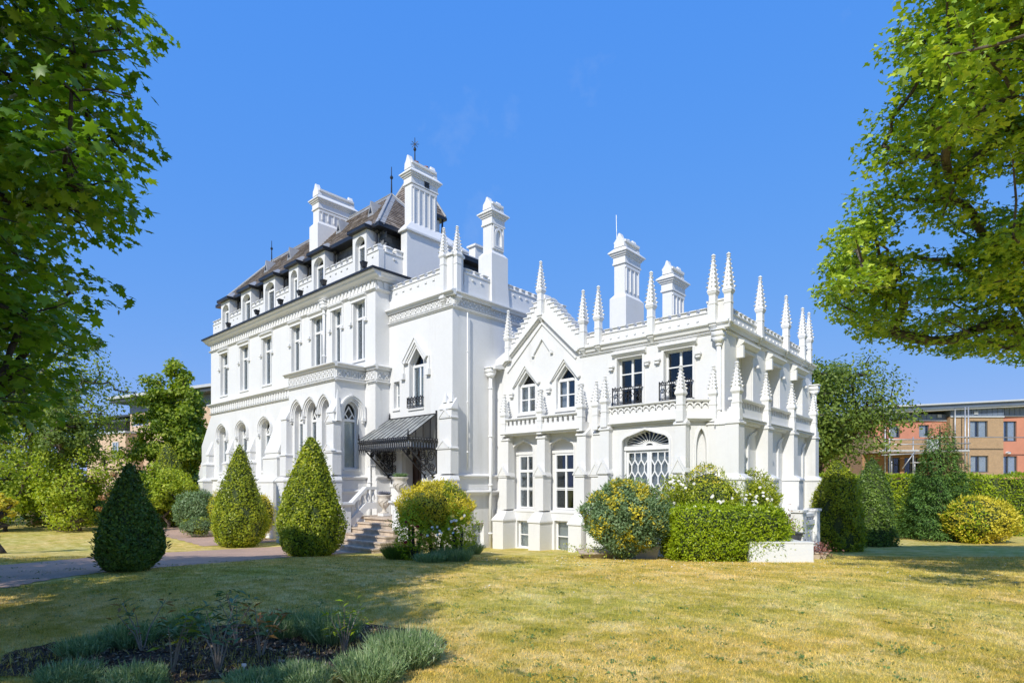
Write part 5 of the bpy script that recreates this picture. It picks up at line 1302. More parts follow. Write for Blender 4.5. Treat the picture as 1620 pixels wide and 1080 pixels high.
def simple_tree(name, r, f, htop, rad, hb, label, cat, mat, nc=160, per=90, leaf=.2, seed=1, spread=None, flat=.7, bark=None, group=None, squeeze=None, trunk_r=.22, stems=1, tm=T_OVAL):
    rg = np.random.default_rng(seed); b = w2(r, f); t = mk_tree(name, b, label, cat, group); z0 = float(ground(*b)); zc = (htop+hb)/2; hz = (htop-hb)/2
    c = lumps(nc, (b[0], b[1], zc), (rad, rad, hz), rg, .3, .96, squeeze, seed)
    tk = [np.array([b[0] + .05*i*rg.normal(), b[1] + .05*i*rg.normal(), z0-.1 + (htop-z0)*.62*i/6]) for i in range(7)]
    skeleton(b, tk, c, .022*max(1, rad/4), trunk_r, bark or M['bark'], t, n=5)
    P, Nn = clump_cloud(c, per, spread or rad*.26, flat, up=.6, oc=.8, out=(b[0], b[1], zc))
    leaves('crown', P, Nn, RNG.uniform(leaf*.7, leaf*1.3, len(P)), tm, mat, t, .6); return t
simple_tree('plane_tree', -22.0, 38, 10.4, 2.3, .8, 'tall fresh green tree rising behind the end of the long white wing', 'tree', M['bgbright'], 190, 110, .26, 3)
simple_tree('plane_tree', -23.6, 41, 6.2, 1.1, 1.5, 'lower fresh green tree in front of the pale apartment balconies', 'tree', M['bgbright'], 110, 100, .24, 14)
simple_tree('lime_tree', 21.0, 40, 11.9, 4.7, 2.4, 'round dark green tree with several bare stems beside the red brick flats', 'tree', M['bgleaf'], 260, 90, .24, 4, trunk_r=.3, bark=M['barkdark'])
simple_tree('lime_tree', 20.2, 42, 11.0, 2.6, 5.5, 'thin airy tree crown close to the pavilion corner', 'tree', M['bgleaf'], 90, 60, .22, 6, bark=M['barkdark'])
simple_tree('willow_tree', -27, 33, 12.0, 4.0, 2.2, 'light airy pale green tree behind the maple boughs', 'tree', M['bgbright'], 240, 70, .20, 8, flat=1.0)
simple_tree('willow_tree', -22.3, 29, 6.9, 1.4, 2.4, 'small drooping green tree in front of the apartment block', 'tree', M['bgleaf'], 80, 90, .17, 18, flat=1.0)
simple_tree('beech_tree', -36, 36, 9.5, 5, .6, 'dense tree at the far edge of the garden', 'tree', M['bgleaf'], 200, 70, .26, 9)
for k, (r, f, h, rd_) in enumerate(((-21.5, 29, 4.2, 2.0), (-24.8, 28.5, 3.8, 2.0), (-18.3, 31, 3.4, 1.6), (-27.5, 27, 4.4, 2.2))):
    simple_tree('acer_shrub', r, f, h, rd_, .35, ['rounded lime green shrub left of the small dark cone', 'lime green shrub with paler tips at the lawn edge', 'lime shrub nearest the small dark cone tree', 'outermost lime green shrub by the far lawn'][k], 'shrub', M['lime'], 70, 120, .15, 20+k, flat=.9, trunk_r=.08, group='lime green shrubs beyond the far lawn')
for k, (r, f, h, rd_) in enumerate(((-21, 34, 3.2, 2.4), (-25.5, 33, 3.6, 2.6), (-17.6, 35, 2.8, 2.2), (-31, 32, 4.5, 3))):
    simple_tree('laurel_shrub', r, f, h, rd_, .1, ['shadowy dark shrub behind the lime shrubs', 'broad dark shrub behind the golden foliage', 'dark low shrub behind the small cone tree', 'tall dark shrub at the garden boundary'][k], 'shrub', M['yew'], 80, 110, .16, 30+k, flat=.9, trunk_r=.07, group='dark shrubs along the garden boundary')
simple_tree('photinia_shrub', -18.6, 27.5, 3.1, .75, .4, 'shrub tinged with coral pink blossom beside the small dark cone', 'shrub', leafmat('coral_leaves', G_((0,(.10,.14,.03)),(.5,(.30,.20,.07)),(1,(.55,.22,.16))), .2), 34, 80, .12, 41, trunk_r=.05)
simple_tree('golden_shrub', -16.2, 18.4, 2.05, .42, 1.15, 'small golden headed shrub on a dark stump', 'shrub', M['gold'], 22, 80, .10, 43, trunk_r=.16, bark=M['barkdark'])

# ---- clipped trees, hedges and domes
def surface_cloud(n, prof_f, rng, lump=.06, seed=0.):
    """points on a body of revolution with soft lumps; prof_f(h in 0..1) -> radius"""
    h = rng.random(n*3); r = prof_f(h); keep = rng.random(n*3) < (r/r.max())**.9 + .04; h, r = h[keep][:n], r[keep][:n]; th = rng.random(len(h))*2*pi
    w = 1 + lump*(np.sin(3*th + 9*h + seed) + np.sin(7*th - 14*h + 2*seed)*.7 + np.sin(15*h + 5*th)*.5 + .8*np.sin(31*h + 11*th + seed)*.4)
    return h, th, r*w
def topiary(px, py, top, wpx, prof, label, mat, leaf=.055, n=15000, seed=1, lump=.06, name='cone_tree', group='clipped cone trees', jit=.75):
    x, y, z0, t = GP(px, py); H_ = (py-top)/FP*t; R = wpx/2/FP*t; rg = np.random.default_rng(seed)
    dx_, dy_ = ray(px); x, y = x + dx_*R*.5, y + dy_*R*.5; z0 = float(ground(x, y))
    o = empty(name, (x, y, z0), label, 'tree', group); hs_, rs_ = zip(*prof); pf = lambda h: np.interp(h, hs_, rs_)*R
    h, th, r = surface_cloud(n, pf, rg, lump, seed); inn = rg.random(len(h))**2*.15*R; rr_ = np.maximum(r - inn, 0)
    P = np.stack([x + rr_*np.cos(th), y + rr_*np.sin(th), z0 + h*H_ + rg.normal(0, .01, len(h))], 1)
    sl_ = (pf(np.minimum(h+.02, 1)) - pf(np.maximum(h-.02, 0)))/(.04*H_); Nn = np.stack([np.cos(th), np.sin(th), -sl_*.8 + .25], 1)
    leaves('foliage', P, Nn, rg.uniform(leaf*.7, leaf*1.35, len(P)), T_OVAL, mat, o, jit)
    m_ = 900; h2, th2, r2 = surface_cloud(m_, pf, rg, lump, seed); r2 = r2 + rg.uniform(.01, .06, len(h2)); P2 = np.stack([x + r2*np.cos(th2), y + r2*np.sin(th2), z0 + h2*H_], 1)
    leaves('stray_sprigs', P2, np.stack([np.cos(th2+1.5), np.sin(th2+1.5), 0*th2+.2], 1), rg.uniform(leaf*.8, leaf*1.6, len(P2)), T_LONG, mat, o, .5, np.stack([np.cos(th2), np.sin(th2), .9+0*th2], 1))
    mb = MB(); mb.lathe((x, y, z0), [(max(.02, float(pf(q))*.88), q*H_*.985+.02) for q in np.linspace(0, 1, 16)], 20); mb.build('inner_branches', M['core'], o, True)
    MB().tube([(x, y, z0-.1), (x, y, z0+.4)], .09, 8).build('trunk', M['barkdark'], o); return o
CP = [(0, .50), (.05, .74), (.14, .95), (.25, 1), (.40, .88), (.55, .70), (.72, .48), (.86, .30), (.94, .19), (.98, .10), (1, .02)]
topiary(205, 905, 731, 96, CP, 'dark clipped cone tree standing alone on the shaded lawn before the path', M['yew'], .072, 16000, 1)
topiary(379, 866, 702, 82, [(0,.55),(.05,.78),(.15,.97),(.28,1),(.42,.87),(.58,.66),(.75,.43),(.88,.27),(.96,.14),(1,.03)], 'sunlit bright green cone tree in front of the long white wing', M['bay'], .075, 17000, 2)
topiary(492, 880, 688, 102, [(0,.58),(.05,.80),(.15,.97),(.26,1),(.40,.91),(.55,.75),(.70,.57),(.84,.38),(.93,.25),(1,.06)], 'largest cone tree, beside the entrance steps and two-storey bay', M['bay'], .072, 21000, 3)
topiary(265, 833, 698, 60, [(0,.8),(.2,1),(.5,.88),(.75,.6),(.92,.32),(1,.05)], 'tall loose columnar tree beside the brick wall', M['bay'], .085, 11000, 4, .08)
topiary(145, 829, 756, 32, [(0,.8),(.2,1),(.5,.9),(.8,.55),(1,.05)], 'small far dark cone at the lawn edge', M['yew'], .09, 4500, 5)
topiary(1325, 872, 727, 72, [(0,.85),(.1,.98),(.4,1),(.65,.85),(.85,.55),(1,.08)], 'broad upright evergreen beside the terrace', M['bay'], .075, 16000, 6, .08, 'conifer', 'upright evergreens right of the terrace')
topiary(1380, 864, 723, 66, [(0,.95),(.1,1),(.4,.92),(.65,.74),(.85,.42),(1,.05)], 'darker pointed evergreen behind the broad one by the terrace', M['yew'], .075, 14000, 7, .07, 'conifer', 'upright evergreens right of the terrace')

def blob(name, c, rad, label, cat, parts, n=9000, leaf=.055, seed=1, group=None, jit=.8, core=True, power=2., z0=None, lump=.07, stems=0, tmpl=T_OVAL, low=-1.):
    """rounded shrub: c centre, rad half sizes (along sight-right, sight-forward, up); parts = [(share, material, test)]"""
    rg = np.random.default_rng(seed); gz = float(ground(c[0], c[1])); o = empty(name, (c[0], c[1], gz), label, cat, group)
    def pts(n, sc=1.):
        v = unit(rg.normal(0, 1, (n, 3))); v = v[v[:, 2] > low]; s = (np.abs(v)**power).sum(1)**(-1/power)
        w = s*(1 + lump*(np.sin(5*v[:, 0]+seed) + np.sin(6*v[:, 1]+4*v[:, 2]) + .7*np.sin(11*v[:, 2]+7*v[:, 0])))*sc; q = v*w[:, None]*np.array(rad)
        X = c[0] + q[:, 0]*C_ - q[:, 1]*S_; Y = c[1] + q[:, 0]*S_ + q[:, 1]*C_; n_ = v/np.array(rad)
        return np.stack([X, Y, c[2] + q[:, 2]], 1), unit(np.stack([n_[:, 0]*C_ - n_[:, 1]*S_, n_[:, 0]*S_ + n_[:, 1]*C_, n_[:, 2]], 1)), v
    P, Nn, v = pts(n); P = P - Nn*(rg.random((len(P), 1))**2*.14); P[:, 2] = np.maximum(P[:, 2], gz+.03)
    if not hasattr(parts, '__len__'): parts = [parts]
    lab_ = np.zeros(len(P), int)
    for k, pt in enumerate(parts[1:], 1): lab_[pt[1](v, P)] = k
    for k, pt in enumerate(parts):
        m_ = pt[0] if hasattr(pt, '__len__') else pt; s_ = lab_ == k
        if s_.any(): leaves('foliage', P[s_], Nn[s_] + np.array([0, 0, .25]), rg.uniform(leaf*.7, leaf*1.35, s_.sum()), tmpl, m_, o, jit)
    if n > 1500:
        P3, N3, v3 = pts(n//9); P3 = P3 + N3*rg.uniform(-.02, .05, (len(P3), 1)); leaves('stray_sprigs', P3, np.cross(N3, [0, 0, 1.]) + .01, rg.uniform(leaf*.9, leaf*1.9, len(P3)), T_LONG, parts[0][0] if hasattr(parts[0], '__len__') else parts[0], o, .6, N3 + np.array([0, 0, .5]))
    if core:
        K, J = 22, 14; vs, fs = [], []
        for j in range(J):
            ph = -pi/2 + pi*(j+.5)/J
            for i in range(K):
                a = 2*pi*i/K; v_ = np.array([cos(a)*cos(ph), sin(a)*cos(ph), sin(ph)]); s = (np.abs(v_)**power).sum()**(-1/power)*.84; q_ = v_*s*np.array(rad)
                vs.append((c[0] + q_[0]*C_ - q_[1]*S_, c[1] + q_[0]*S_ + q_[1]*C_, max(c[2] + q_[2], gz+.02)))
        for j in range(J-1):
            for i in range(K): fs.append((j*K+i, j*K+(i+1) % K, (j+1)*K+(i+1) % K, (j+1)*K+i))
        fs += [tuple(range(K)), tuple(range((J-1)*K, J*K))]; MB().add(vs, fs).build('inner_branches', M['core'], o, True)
    for k in range(stems):
        a = rg.random()*6.28; MB().tube([(c[0]+.1*cos(a), c[1]+.1*sin(a), gz-.05), (c[0]+.16*cos(a), c[1]+.18*sin(a), (gz+c[2])/2-.1), (c[0]+rad[0]*.5*cos(a), c[1]+rad[0]*.5*sin(a), c[2])], [.06, .045, .03], 6).build('stem', M['barkdark'], o, True)
    return o
def at(px, t, z=0): r = (px-810)/FP*t; x, y = w2(r, t); return (x, y, z)
def zt(py, t): return CH + (766-py)/FP*t
def scat(f0, th): return lambda v, P: (np.sin(3.1*P[:, 0]*f0 + 1) * np.sin(2.7*P[:, 1]*f0) + .5*np.sin(5*P[:, 2]*f0) + .25*RNG.normal(0, 1, len(P))) > th
# golden ball on stems with roses and lavender under it
t = 15.6; c = at(690, t, zt(805, t)); W_ = 58/FP*t
blob('golden_ball_shrub', c, (W_, W_*.9, 44/FP*t), 'golden ball of variegated foliage on bare stems right of the entrance steps', 'shrub', [M['gold'], (M['bay'], lambda v, P: (v[:, 0] > .25) & (v[:, 2] > .45))], 17000, .055, 51, stems=4, low=-.55)
def flowers(parent, pts, mat, r=.05, name='flower'):
    mb = MB()
    for k in range(6):
        a = k*pi/3; mb.add([(0,0,0), (r*cos(a-.5), r*sin(a-.5), r*.35), (r*1.15*cos(a), r*1.15*sin(a), r*.6), (r*cos(a+.5), r*sin(a+.5), r*.35)], [(0,1,2,3)])
        mb.add([(0,0,.01), (r*.6*cos(a), r*.6*sin(a), r*.5), (r*.7*cos(a+.5), r*.7*sin(a+.5), r*.9), (r*.6*cos(a+1), r*.6*sin(a+1), r*.5)], [(0,1,2,3)])
    me = mb.mesh(name, mat)
    for p in pts:
        d = Vector((S_*.6 + random.gauss(0, .3), -C_ + random.gauss(0, .3), .6 + random.gauss(0, .3))); R = d.to_track_quat('Z', 'Y').to_matrix().to_4x4(); R.translation = Vector(p); inst(name, me, parent, R)
def bushp(px, py, t, n, sx, sz_): return [at(px + random.gauss(0, sx), t + random.gauss(0, .08) - .1, zt(py + random.gauss(0, sz_), t)) for _ in range(n)]
t = 14.9
rb1 = blob('rose_bush', at(655, t, zt(838, t)), (.52, .45, .66), 'rose bush with dark red blooms under the golden ball', 'rose bush', [M['laurel']], 2600, .06, 52, core=False, stems=3, lump=.2, group='roses under the golden ball'); flowers(rb1, [at(a, t-.45, zt(b, t-.45)) for a, b in ((643, 826), (661, 833), (642, 858), (668, 846))], M['petalr'], .045)
rb2 = blob('rose_bush', at(722, t, zt(838, t)), (.42, .4, .62), 'rose bush with cream and yellow blooms under the golden ball', 'rose bush', [M['laurel']], 2600, .06, 53, core=False, stems=3, lump=.2, group='roses under the golden ball'); flowers(rb2, [at(a, t-.42, zt(b, t-.42)) for a, b in ((716, 817), (731, 820), (741, 826), (712, 836))], M['petaly'], .05); flowers(rb2, bushp(722, 822, t-.42, 4, 13, 6), M['petalw'], .035)
rb3 = blob('rose_bush', at(688, t-.2, zt(850, t)), (.42, .35, .45), 'low white flowering rose between the red and the cream roses', 'rose bush', [M['bay']], 1800, .055, 54, core=False, lump=.2, group='roses under the golden ball'); flowers(rb3, bushp(690, 842, t-.6, 9, 16, 8), M['petalw'], .03)
def lavender(x, y, rx, ry, h, n, label, seed, group, parent=None, mat=None, name='lavender', spikes=True, tone=1.):
    rg = np.random.default_rng(seed); gz = float(ground(x, y)); o = empty(name, (x, y, gz), label, 'lavender' if name == 'lavender' else 'plant', group)
    a = rg.random(n)*2*pi; q = np.sqrt(rg.random(n)); X, Y = x + rx*q*np.cos(a)*.8, y + ry*q*np.sin(a)*.8; Z = ground(X, Y)
    D = unit(np.stack([np.cos(a)*q*rx/max(rx, ry)*.6, np.sin(a)*q*ry/max(rx, ry)*.6, np.ones(n)], 1) + rg.normal(0, .17, (n, 3)))
    blades('foliage', np.stack([X, Y, Z], 1), D, h*rg.uniform(.55, 1.45, n)*(1-.2*q), .008 if h < .5 else .014, mat or M['lav'], o, seg=2, droop=.10)
    # short leaves set along the stems
    k = rg.integers(0, n, n*3); s = rg.uniform(.35, .95, n*3)[:, None]; P = np.stack([X, Y, Z], 1)[k] + D[k]*h*.85*s
    blades('leafy_shoots', P, unit(D[k] + rg.normal(0, .6, (n*3, 3))), rg.uniform(.03, .06, n*3), .009, mat or M['lav'], o)
    return o
LG = 'lavender clumps under the golden ball'
x, y, z, t = GP(632, 884); lavender(x, y, .42, .42, .42, 1400, 'dark green tufted plant at the left foot of the rose bed', 61, LG, mat=M['yew'], name='rosemary')
x, y, z, t = GP(715, 887); lavender(x, y, .62, .45, .34, 1700, 'spreading lavender in front of the cream roses', 62, LG)
x, y, z, t = GP(680, 889); lavender(x, y, .45, .35, .25, 900, 'low lavender at the front of the rose bed', 63, LG)
x, y, z, t = GP(746, 876); lavender(x, y, .35, .3, .4, 700, 'brownish lavender against the white wall beside the basement window', 64, LG)

# shrubs before the garden bay
t = 14.6
blob('elaeagnus_shrub', at(991, t+.3, zt(817, t)), (70/FP*t, .95, 58/FP*t), 'large rounded shrub of grey-green and butter yellow leaves before the lattice doors', 'shrub',
     [M['grey'], (M['gold'], lambda v, P: (np.sin(7*v[:, 0]+2*v[:, 2]+.6)*np.sin(5.5*v[:, 2]-3*v[:, 0]+1.2) + .35*np.sin(17*v[:, 0]+9*v[:, 2]) + .45*RNG.normal(0, 1, len(v)) + .45*(v[:, 2] > .5) - .5*(v[:, 0] > .45)) > .42)], 15000, .068, 71, stems=3, lump=.06)
t = 14.2; wh = 95/FP*t
hb = blob('box_hedge', at(1143, t+.5, zt(847, t)), (wh*.98, .85, 47/FP*t), 'bright green flat-topped clipped hedge in front of the dome shrub', 'hedge', [M['laurel']], 22000, .062, 72, power=6, lump=.022)
t = 15.4
db = blob('dome_shrub', at(1140, t+.5, zt(795, t)), (88/FP*t, 1.0, 58/FP*t), 'domed green shrub rising behind the flat clipped hedge', 'shrub', [M['bay'], (M['gold'], lambda v, P: (v[:, 0] < -.15) & (v[:, 2] > .55) & (RNG.random(len(v)) < .45))], 13000, .06, 73)
t = 14.9
r1 = blob('rambling_rose', at(1188, t+.3, zt(798, t)), (42/FP*t, .5, 40/FP*t), 'white flowering rose at the terrace end of the dome shrub', 'rose bush', [M['bay']], 4200, .055, 74, core=False, lump=.15, group='white roses round the dome shrub'); flowers(r1, bushp(1192, 795, t-.2, 30, 20, 16), M['petalw'], .032)
r2 = blob('rambling_rose', at(1066, t+.5, zt(775, t)), (20/FP*t, .35, 24/FP*t), 'white flowering rose between the yellow shrub and dome shrub', 'rose bush', [M['bay']], 1500, .055, 75, core=False, lump=.2, group='white roses round the dome shrub'); flowers(r2, bushp(1066, 765, t-.1, 12, 12, 8), M['petalw'], .035)
flowers(db, bushp(1132, 788, t-.55, 10, 12, 9), M['petalw'], .034)
# planters, low white wall
x0_, y0_, z0_, t0 = GP(1186, 889); x1_, y1_, z1_, t1 = GP(1287, 889)
wl = empty('garden_wall', ((x0_+x1_)/2, (y0_+y1_)/2, .2), 'low white rendered wall below the terrace beside the clipped hedge', 'wall')
ux, uy = x1_-x0_, y1_-y0_; ln = math.hypot(ux, uy); fw_ = Fr(x0_, y0_, ux, uy); MB().box(fw_, 0, ln, -.3, zt(859, t1), -.22, 0).build('wall_face', WH, wl); MB().box(fw_, -.01, ln+.01, zt(859, t1), zt(857.5, t1)+.01, -.24, .015).build('coping', TR, wl)
MB().box(fw_, ln-.22, ln+.0, -.3, zt(859.5, t1), -1.6, -.221).build('wall_return', WH, wl)
def planter(px, py, t, w, h, label, mat, grow_, col, group='planters by the terrace'):
    x, y, z = at(px, t, zt(py, t)); z = float(ground(x, y)) if px in (955, 1010, 1290) else z; o = empty('planter', (x, y, z), label, 'planter', group); mb = MB(); f = Fr(x, y, C_, S_)
    mb.frus(f, -w*.42, w*.42, -w*.3, w*.3, z, -w*.5, w*.5, -w*.38, w*.38, z+h); mb.box(f, -w*.54, w*.54, z+h, z+h+.03, -w*.42, w*.42); mb.build('tub', mat, o)
    n = 500; P = np.array([x, y, z+h]) + RNG.normal(0, 1, (n, 3))*np.array([w*.42, w*.35, grow_*.4]) + np.array([0, 0, grow_*.5]); p = blob
    lo = empty('potted_plant', (x, y, z+h), grow_lab[px], 'plant', 'potted plants by the terrace')
    leaves('foliage', P, np.tile([0, 0, 1.], (n, 1)), RNG.uniform(.04, .08, n), T_OVAL, col, lo, 1.); return o
grow_lab = {1240: 'trailing yellow green plant spilling from the dark trough', 1290: 'pink flowering plant in the low bowl at the wall end', 1287: 'small green plant on the terrace pier', 955: 'green plant in the stone trough', 1010: 'grey plant in the pale tub'}
M['darkpot'] = plain('dark_zinc', (.07, .075, .085), .6, .2)
planter(1240, 858, 15.6, .75, .26, 'dark trough planter standing on the low white wall', M['darkpot'], .3, M['laurel'])
planter(1290, 884, 15.2, .45, .16, 'pale bowl planter with pink flowers beside the low white wall', M['stone'], .22, leafmat('pink_bedding', G_((0,(.06,.10,.03)),(.5,(.35,.15,.12)),(1,(.55,.25,.25))), .1))
planter(1010, 886, 15.2, .95, .34, 'pale weathered tub under the yellow and grey shrub', M['lead'], .15, M['grey'])
planter(955, 872, 15.6, 1.3, .16, 'low stone trough at the edge of the yellow shrub', M['stone'], .12, M['bay'])
t = 15.9; o = empty('nandina', at(1240, t, 1), 'reddish feathery shrub in front of the terrace balustrade', 'shrub'); P = np.array(at(1240, t, zt(838, t))) + RNG.normal(0, 1, (900, 3))*np.array([.16, .14, .24]); leaves('foliage', P, np.tile([0, 0, 1.], (900, 1)), RNG.uniform(.04, .07, 900), T_OVAL, leafmat('russet_leaves', G_((0,(.12,.10,.03)),(.5,(.30,.16,.09)),(1,(.45,.26,.2))), .2), o, 1.)
for k in range(5): x, y, _ = at(1240+RNG.normal(0, 5), t, 0); MB().tube([(x, y, .2), (x+.03, y, 1.2)], .01, 5).build('stem', M['bark'], o)
# shrubs by the long wing
t = 24.5
blob('euonymus_shrub', at(312, 27, zt(805, 27)), (.95, .8, .85), 'round grey-green variegated shrub at the end of the long wing', 'shrub', [M['grey']], 6500, .075, 81)
blob('sedge_mound', at(312, 26, zt(832, 26)), (.7, .5, .42), 'low pale green mound under the grey-green shrub', 'shrub', [M['grey'], (M['bay'], scat(2, .3))], 2600, .06, 82)
blob('golden_privet', at(417, 24.6, zt(815, 24.6)), (.42, .5, .85), 'golden shrub tucked behind the sunlit cone tree', 'shrub', [M['gold'], (M['bay'], scat(2, .4))], 3200, .06, 83)
blob('golden_privet', at(346, 26.6, zt(803, 26.6)), (.4, .5, .7), 'golden green shrub between the sunlit cone and grey-green shrub', 'shrub', [M['gold'], (M['bay'], scat(2, .1))], 2600, .06, 84)

# ---- right hand side: boundary hedge, spruce, golden shrub
def hedge(name, r0, r1, f0, f1, h, mat, label, leaf=.09, n=26000, seed=90, depth=1.3):
    rg = np.random.default_rng(seed); L_ = math.hypot(r1-r0, f1-f0); o = empty(name, (*w2((r0+r1)/2, (f0+f1)/2), 0), label, 'hedge')
    u = rg.random(n)*L_; s = rg.random(n); top = s < .35; z = np.where(top, h, rg.random(n)*h); d = np.where(top, rg.random(n)*depth, 0) + .10*np.sin(u*1.9) + .08*np.sin(u*4.3+z*3) - rg.random(n)**2*.12
    z = z + np.where(top, .07*np.sin(u*2.3)+.05*np.sin(u*5.1) + rg.normal(0, .04, n), 0); R = r0 + (r1-r0)*u/L_; F_ = f0 + (f1-f0)*u/L_ + d; X, Y = R*C_ - F_*S_, R*S_ + F_*C_
    P = np.stack([X, Y, ground(X, Y) + z], 1); Nn = np.where(top[:, None], np.array([0, 0, 1.]), np.array([S_, -C_, .25])); leaves('foliage', P, Nn, rg.uniform(leaf*.7, leaf*1.4, n), T_OVAL, mat, o, .8)
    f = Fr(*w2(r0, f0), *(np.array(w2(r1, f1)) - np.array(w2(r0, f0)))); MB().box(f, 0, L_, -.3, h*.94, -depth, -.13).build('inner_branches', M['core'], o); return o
hedge('boundary_hedge', 14.6, 30, 27.0, 25.6, 2.72, M['laurel'], 'long sunlit boundary hedge in front of the brick flats')
x, y, z, t = GP(1487, 853); sp = empty('spruce_tree', (x, y, z), 'shaggy dark conifer standing in front of the boundary hedge', 'tree')
H_ = (853-668)/FP*t; rg = np.random.default_rng(77); n = 26000; h = 1 - np.sqrt(rg.random(n)*.98); th = rg.random(n)*2*pi
Rm = np.interp(h, [0, .1, .25, .5, .75, .93, 1], [1.5, 1.55, 1.3, .95, .62, .45, .2])*(55/FP*t)/1.45
layer = .80 + .26*np.abs(np.sin(h*26 + np.sin(th*3)*1.2)) + .14*np.sin(th*7 + h*11) + .1*np.sin(th*13+h*29); q = np.where(rg.random(n) < .7, rg.uniform(.75, 1, n), rg.uniform(.3, .8, n)); r = Rm*layer*q
P = np.stack([x + r*np.cos(th), y + r*np.sin(th), z + h*H_ + .1*np.cos(r*4)], 1); leaves('foliage', P, np.stack([np.cos(th)*.4, np.sin(th)*.4, 1+0*th], 1), rg.uniform(.07, .16, n), T_LONG, M['fir'], sp, .5, np.stack([np.cos(th), np.sin(th), -.15+0*th], 1))
MB().tube([(x, y, z-.1), (x, y, z+H_*.97)], [.13, .02], 8).build('trunk', M['barkdark'], sp)
mb = MB()
for k in range(90):
    hh = rg.uniform(.08, .95); a = rg.random()*6.28; R_ = float(np.interp(hh, [0, .25, .5, .75, 1], [1.4, 1.2, .9, .6, .15]))*1.0; mb.tube([(x, y, z+hh*H_), (x+R_*cos(a), y+R_*sin(a), z+hh*H_-.1)], [.025, .008], 4, cap=False)
mb.build('branches', M['barkdark'], sp)
t = 23.6
blob('golden_euonymus', at(1548, t, zt(822, t)), (1.35, 1.1, .95), 'spreading bright yellow shrub at the foot of the dark conifer', 'shrub', [M['gold'], (M['laurel'], lambda v, P: (v[:, 0] < -.3) & (RNG.random(len(v)) < .5))], 7500, .09, 91)

# ---- grass blades near the viewpoint and the shaggy edges
rg = np.random.default_rng(33); n = 420000; f = 4.2 + 12.5*rg.random(n)**1.5; r = (rg.random(n)*1.9 - .95)*f
keep = ~in_bed(r, f, -.04); r, f = r[keep], f[keep]; X, Y = r*C_ - f*S_, r*S_ + f*C_
dmin = np.full(len(X), 9.)
for p in PATH[::4]: dmin = np.minimum(dmin, np.hypot(X-p[0], Y-p[1]) - p[2])
k = dmin > -.03; X, Y, f = X[k], Y[k], f[k]; P = np.stack([X, Y, ground(X, Y)-.004], 1); D = unit(rg.normal(0, .55, P.shape) + np.array([0, 0, 1.]))
blades('grass', P, D, rg.uniform(.014, .045, len(P))*(1 + f*.02), .005*(1+f*.05), M['blade'])
nc_ = 420; cf = 4.6 + 11*rg.random(nc_)**1.2; cr = (rg.random(nc_)*1.8-.9)*cf; k = ~in_bed(cr, cf, .1); cf, cr = np.repeat(cf[k], 16), np.repeat(cr[k], 16); s_ = np.repeat(rg.uniform(.03, .14, k.sum()), 16)
cr = cr + rg.normal(0, 1, len(cr))*s_; cf = cf + rg.normal(0, 1, len(cf))*s_; X, Y = cr*C_-cf*S_, cr*S_+cf*C_
leaves('clover', np.stack([X, Y, ground(X, Y)+.014], 1), np.tile([0, 0, 1.], (len(X), 1)), rg.uniform(.018, .05, len(X)), T_OVAL, leafmat('clover_leaves', G_((0,(.06,.12,.03)),(1,(.20,.30,.08))), .2), None, .4)
n = 5000; f = 9 + 9*rg.random(n); r = (rg.random(n)*1.2-.1)*f; X, Y = r*C_-f*S_, r*S_+f*C_
wts = np.exp(-((f-14.6)/1.6)**2)*((r > 1) & (r < 8)) + .06; k = rg.random(n) < wts; X, Y = X[k], Y[k]
leaves('fallen_petals', np.stack([X, Y, ground(X, Y)+.015], 1), np.tile([0, 0, 1.], (len(X), 1)), rg.uniform(.02, .05, len(X)), T_OVAL, M['petalw'], None, .3)
# coarse grass and weeds among the bed plants
n = 14000; r = rg.uniform(-5.2, -.4, n); f = rg.uniform(4.5, 7.4, n); k = in_bed(r, f, .1) & ((np.sin(r*3.1)*np.sin(f*4.3) + rg.normal(0, .5, n)) > .15); r, f = r[k], f[k]; X, Y = r*C_-f*S_, r*S_+f*C_
blades('weeds', np.stack([X, Y, ground(X, Y)], 1), unit(rg.normal(0, .4, (len(X), 3)) + np.array([0, 0, 1.])), rg.uniform(.03, .10, len(X)), .007, M['blade'])
# litter in the bed
n = 9000; r = rg.uniform(-5, -.5, n); f = rg.uniform(4.6, 7.3, n); k = in_bed(r, f, -.05); r, f = r[k], f[k]; X, Y = r*C_-f*S_, r*S_+f*C_
leaves('bark_litter', np.stack([X, Y, ground(X, Y)+.022], 1), np.tile([0, 0, 1.], (len(X), 1)), rg.uniform(.02, .06, len(X)), T_OVAL, M['chip'], None, .6)
# lavender clumps round the bed
BG = 'lavender clumps round the planting bed'
for k, (px, py, rx, ry, h, n, lab) in enumerate(((640, 1048, .34, .30, .30, 1500, 'largest silvery lavender at the sunny corner of the planting bed'), (585, 1076, .32, .26, .24, 900, 'lavender in front of the silvery corner clump'), (480, 1085, .36, .22, .18, 800, 'dark lavender along the near edge of the bed'),
    (400, 1092, .28, .2, .16, 500, 'short lavender by the white plant label'), (215, 1092, .3, .2, .20, 700, 'lavender at the near left edge of the bed'), (110, 1082, .3, .24, .18, 600, 'outermost lavender at the shady end of the bed'),
    (520, 1012, .42, .26, .30, 1300, 'broad dark lavender on the far side of the bed beside the leafy sapling'), (450, 1005, .3, .22, .27, 700, 'dark lavender behind the russet sapling'), (290, 1003, .36, .24, .22, 800, 'lavender behind the bare stemmed sapling'), (205, 1020, .32, .24, .22, 700, 'pale tipped lavender on the far left of the bed'), (130, 1035, .26, .22, .18, 450, 'brown based lavender at the left end of the bed'))):
    x, y, z, t = GP(px, py); lavender(x, y, rx, ry, h, n, lab, 100+k, BG)
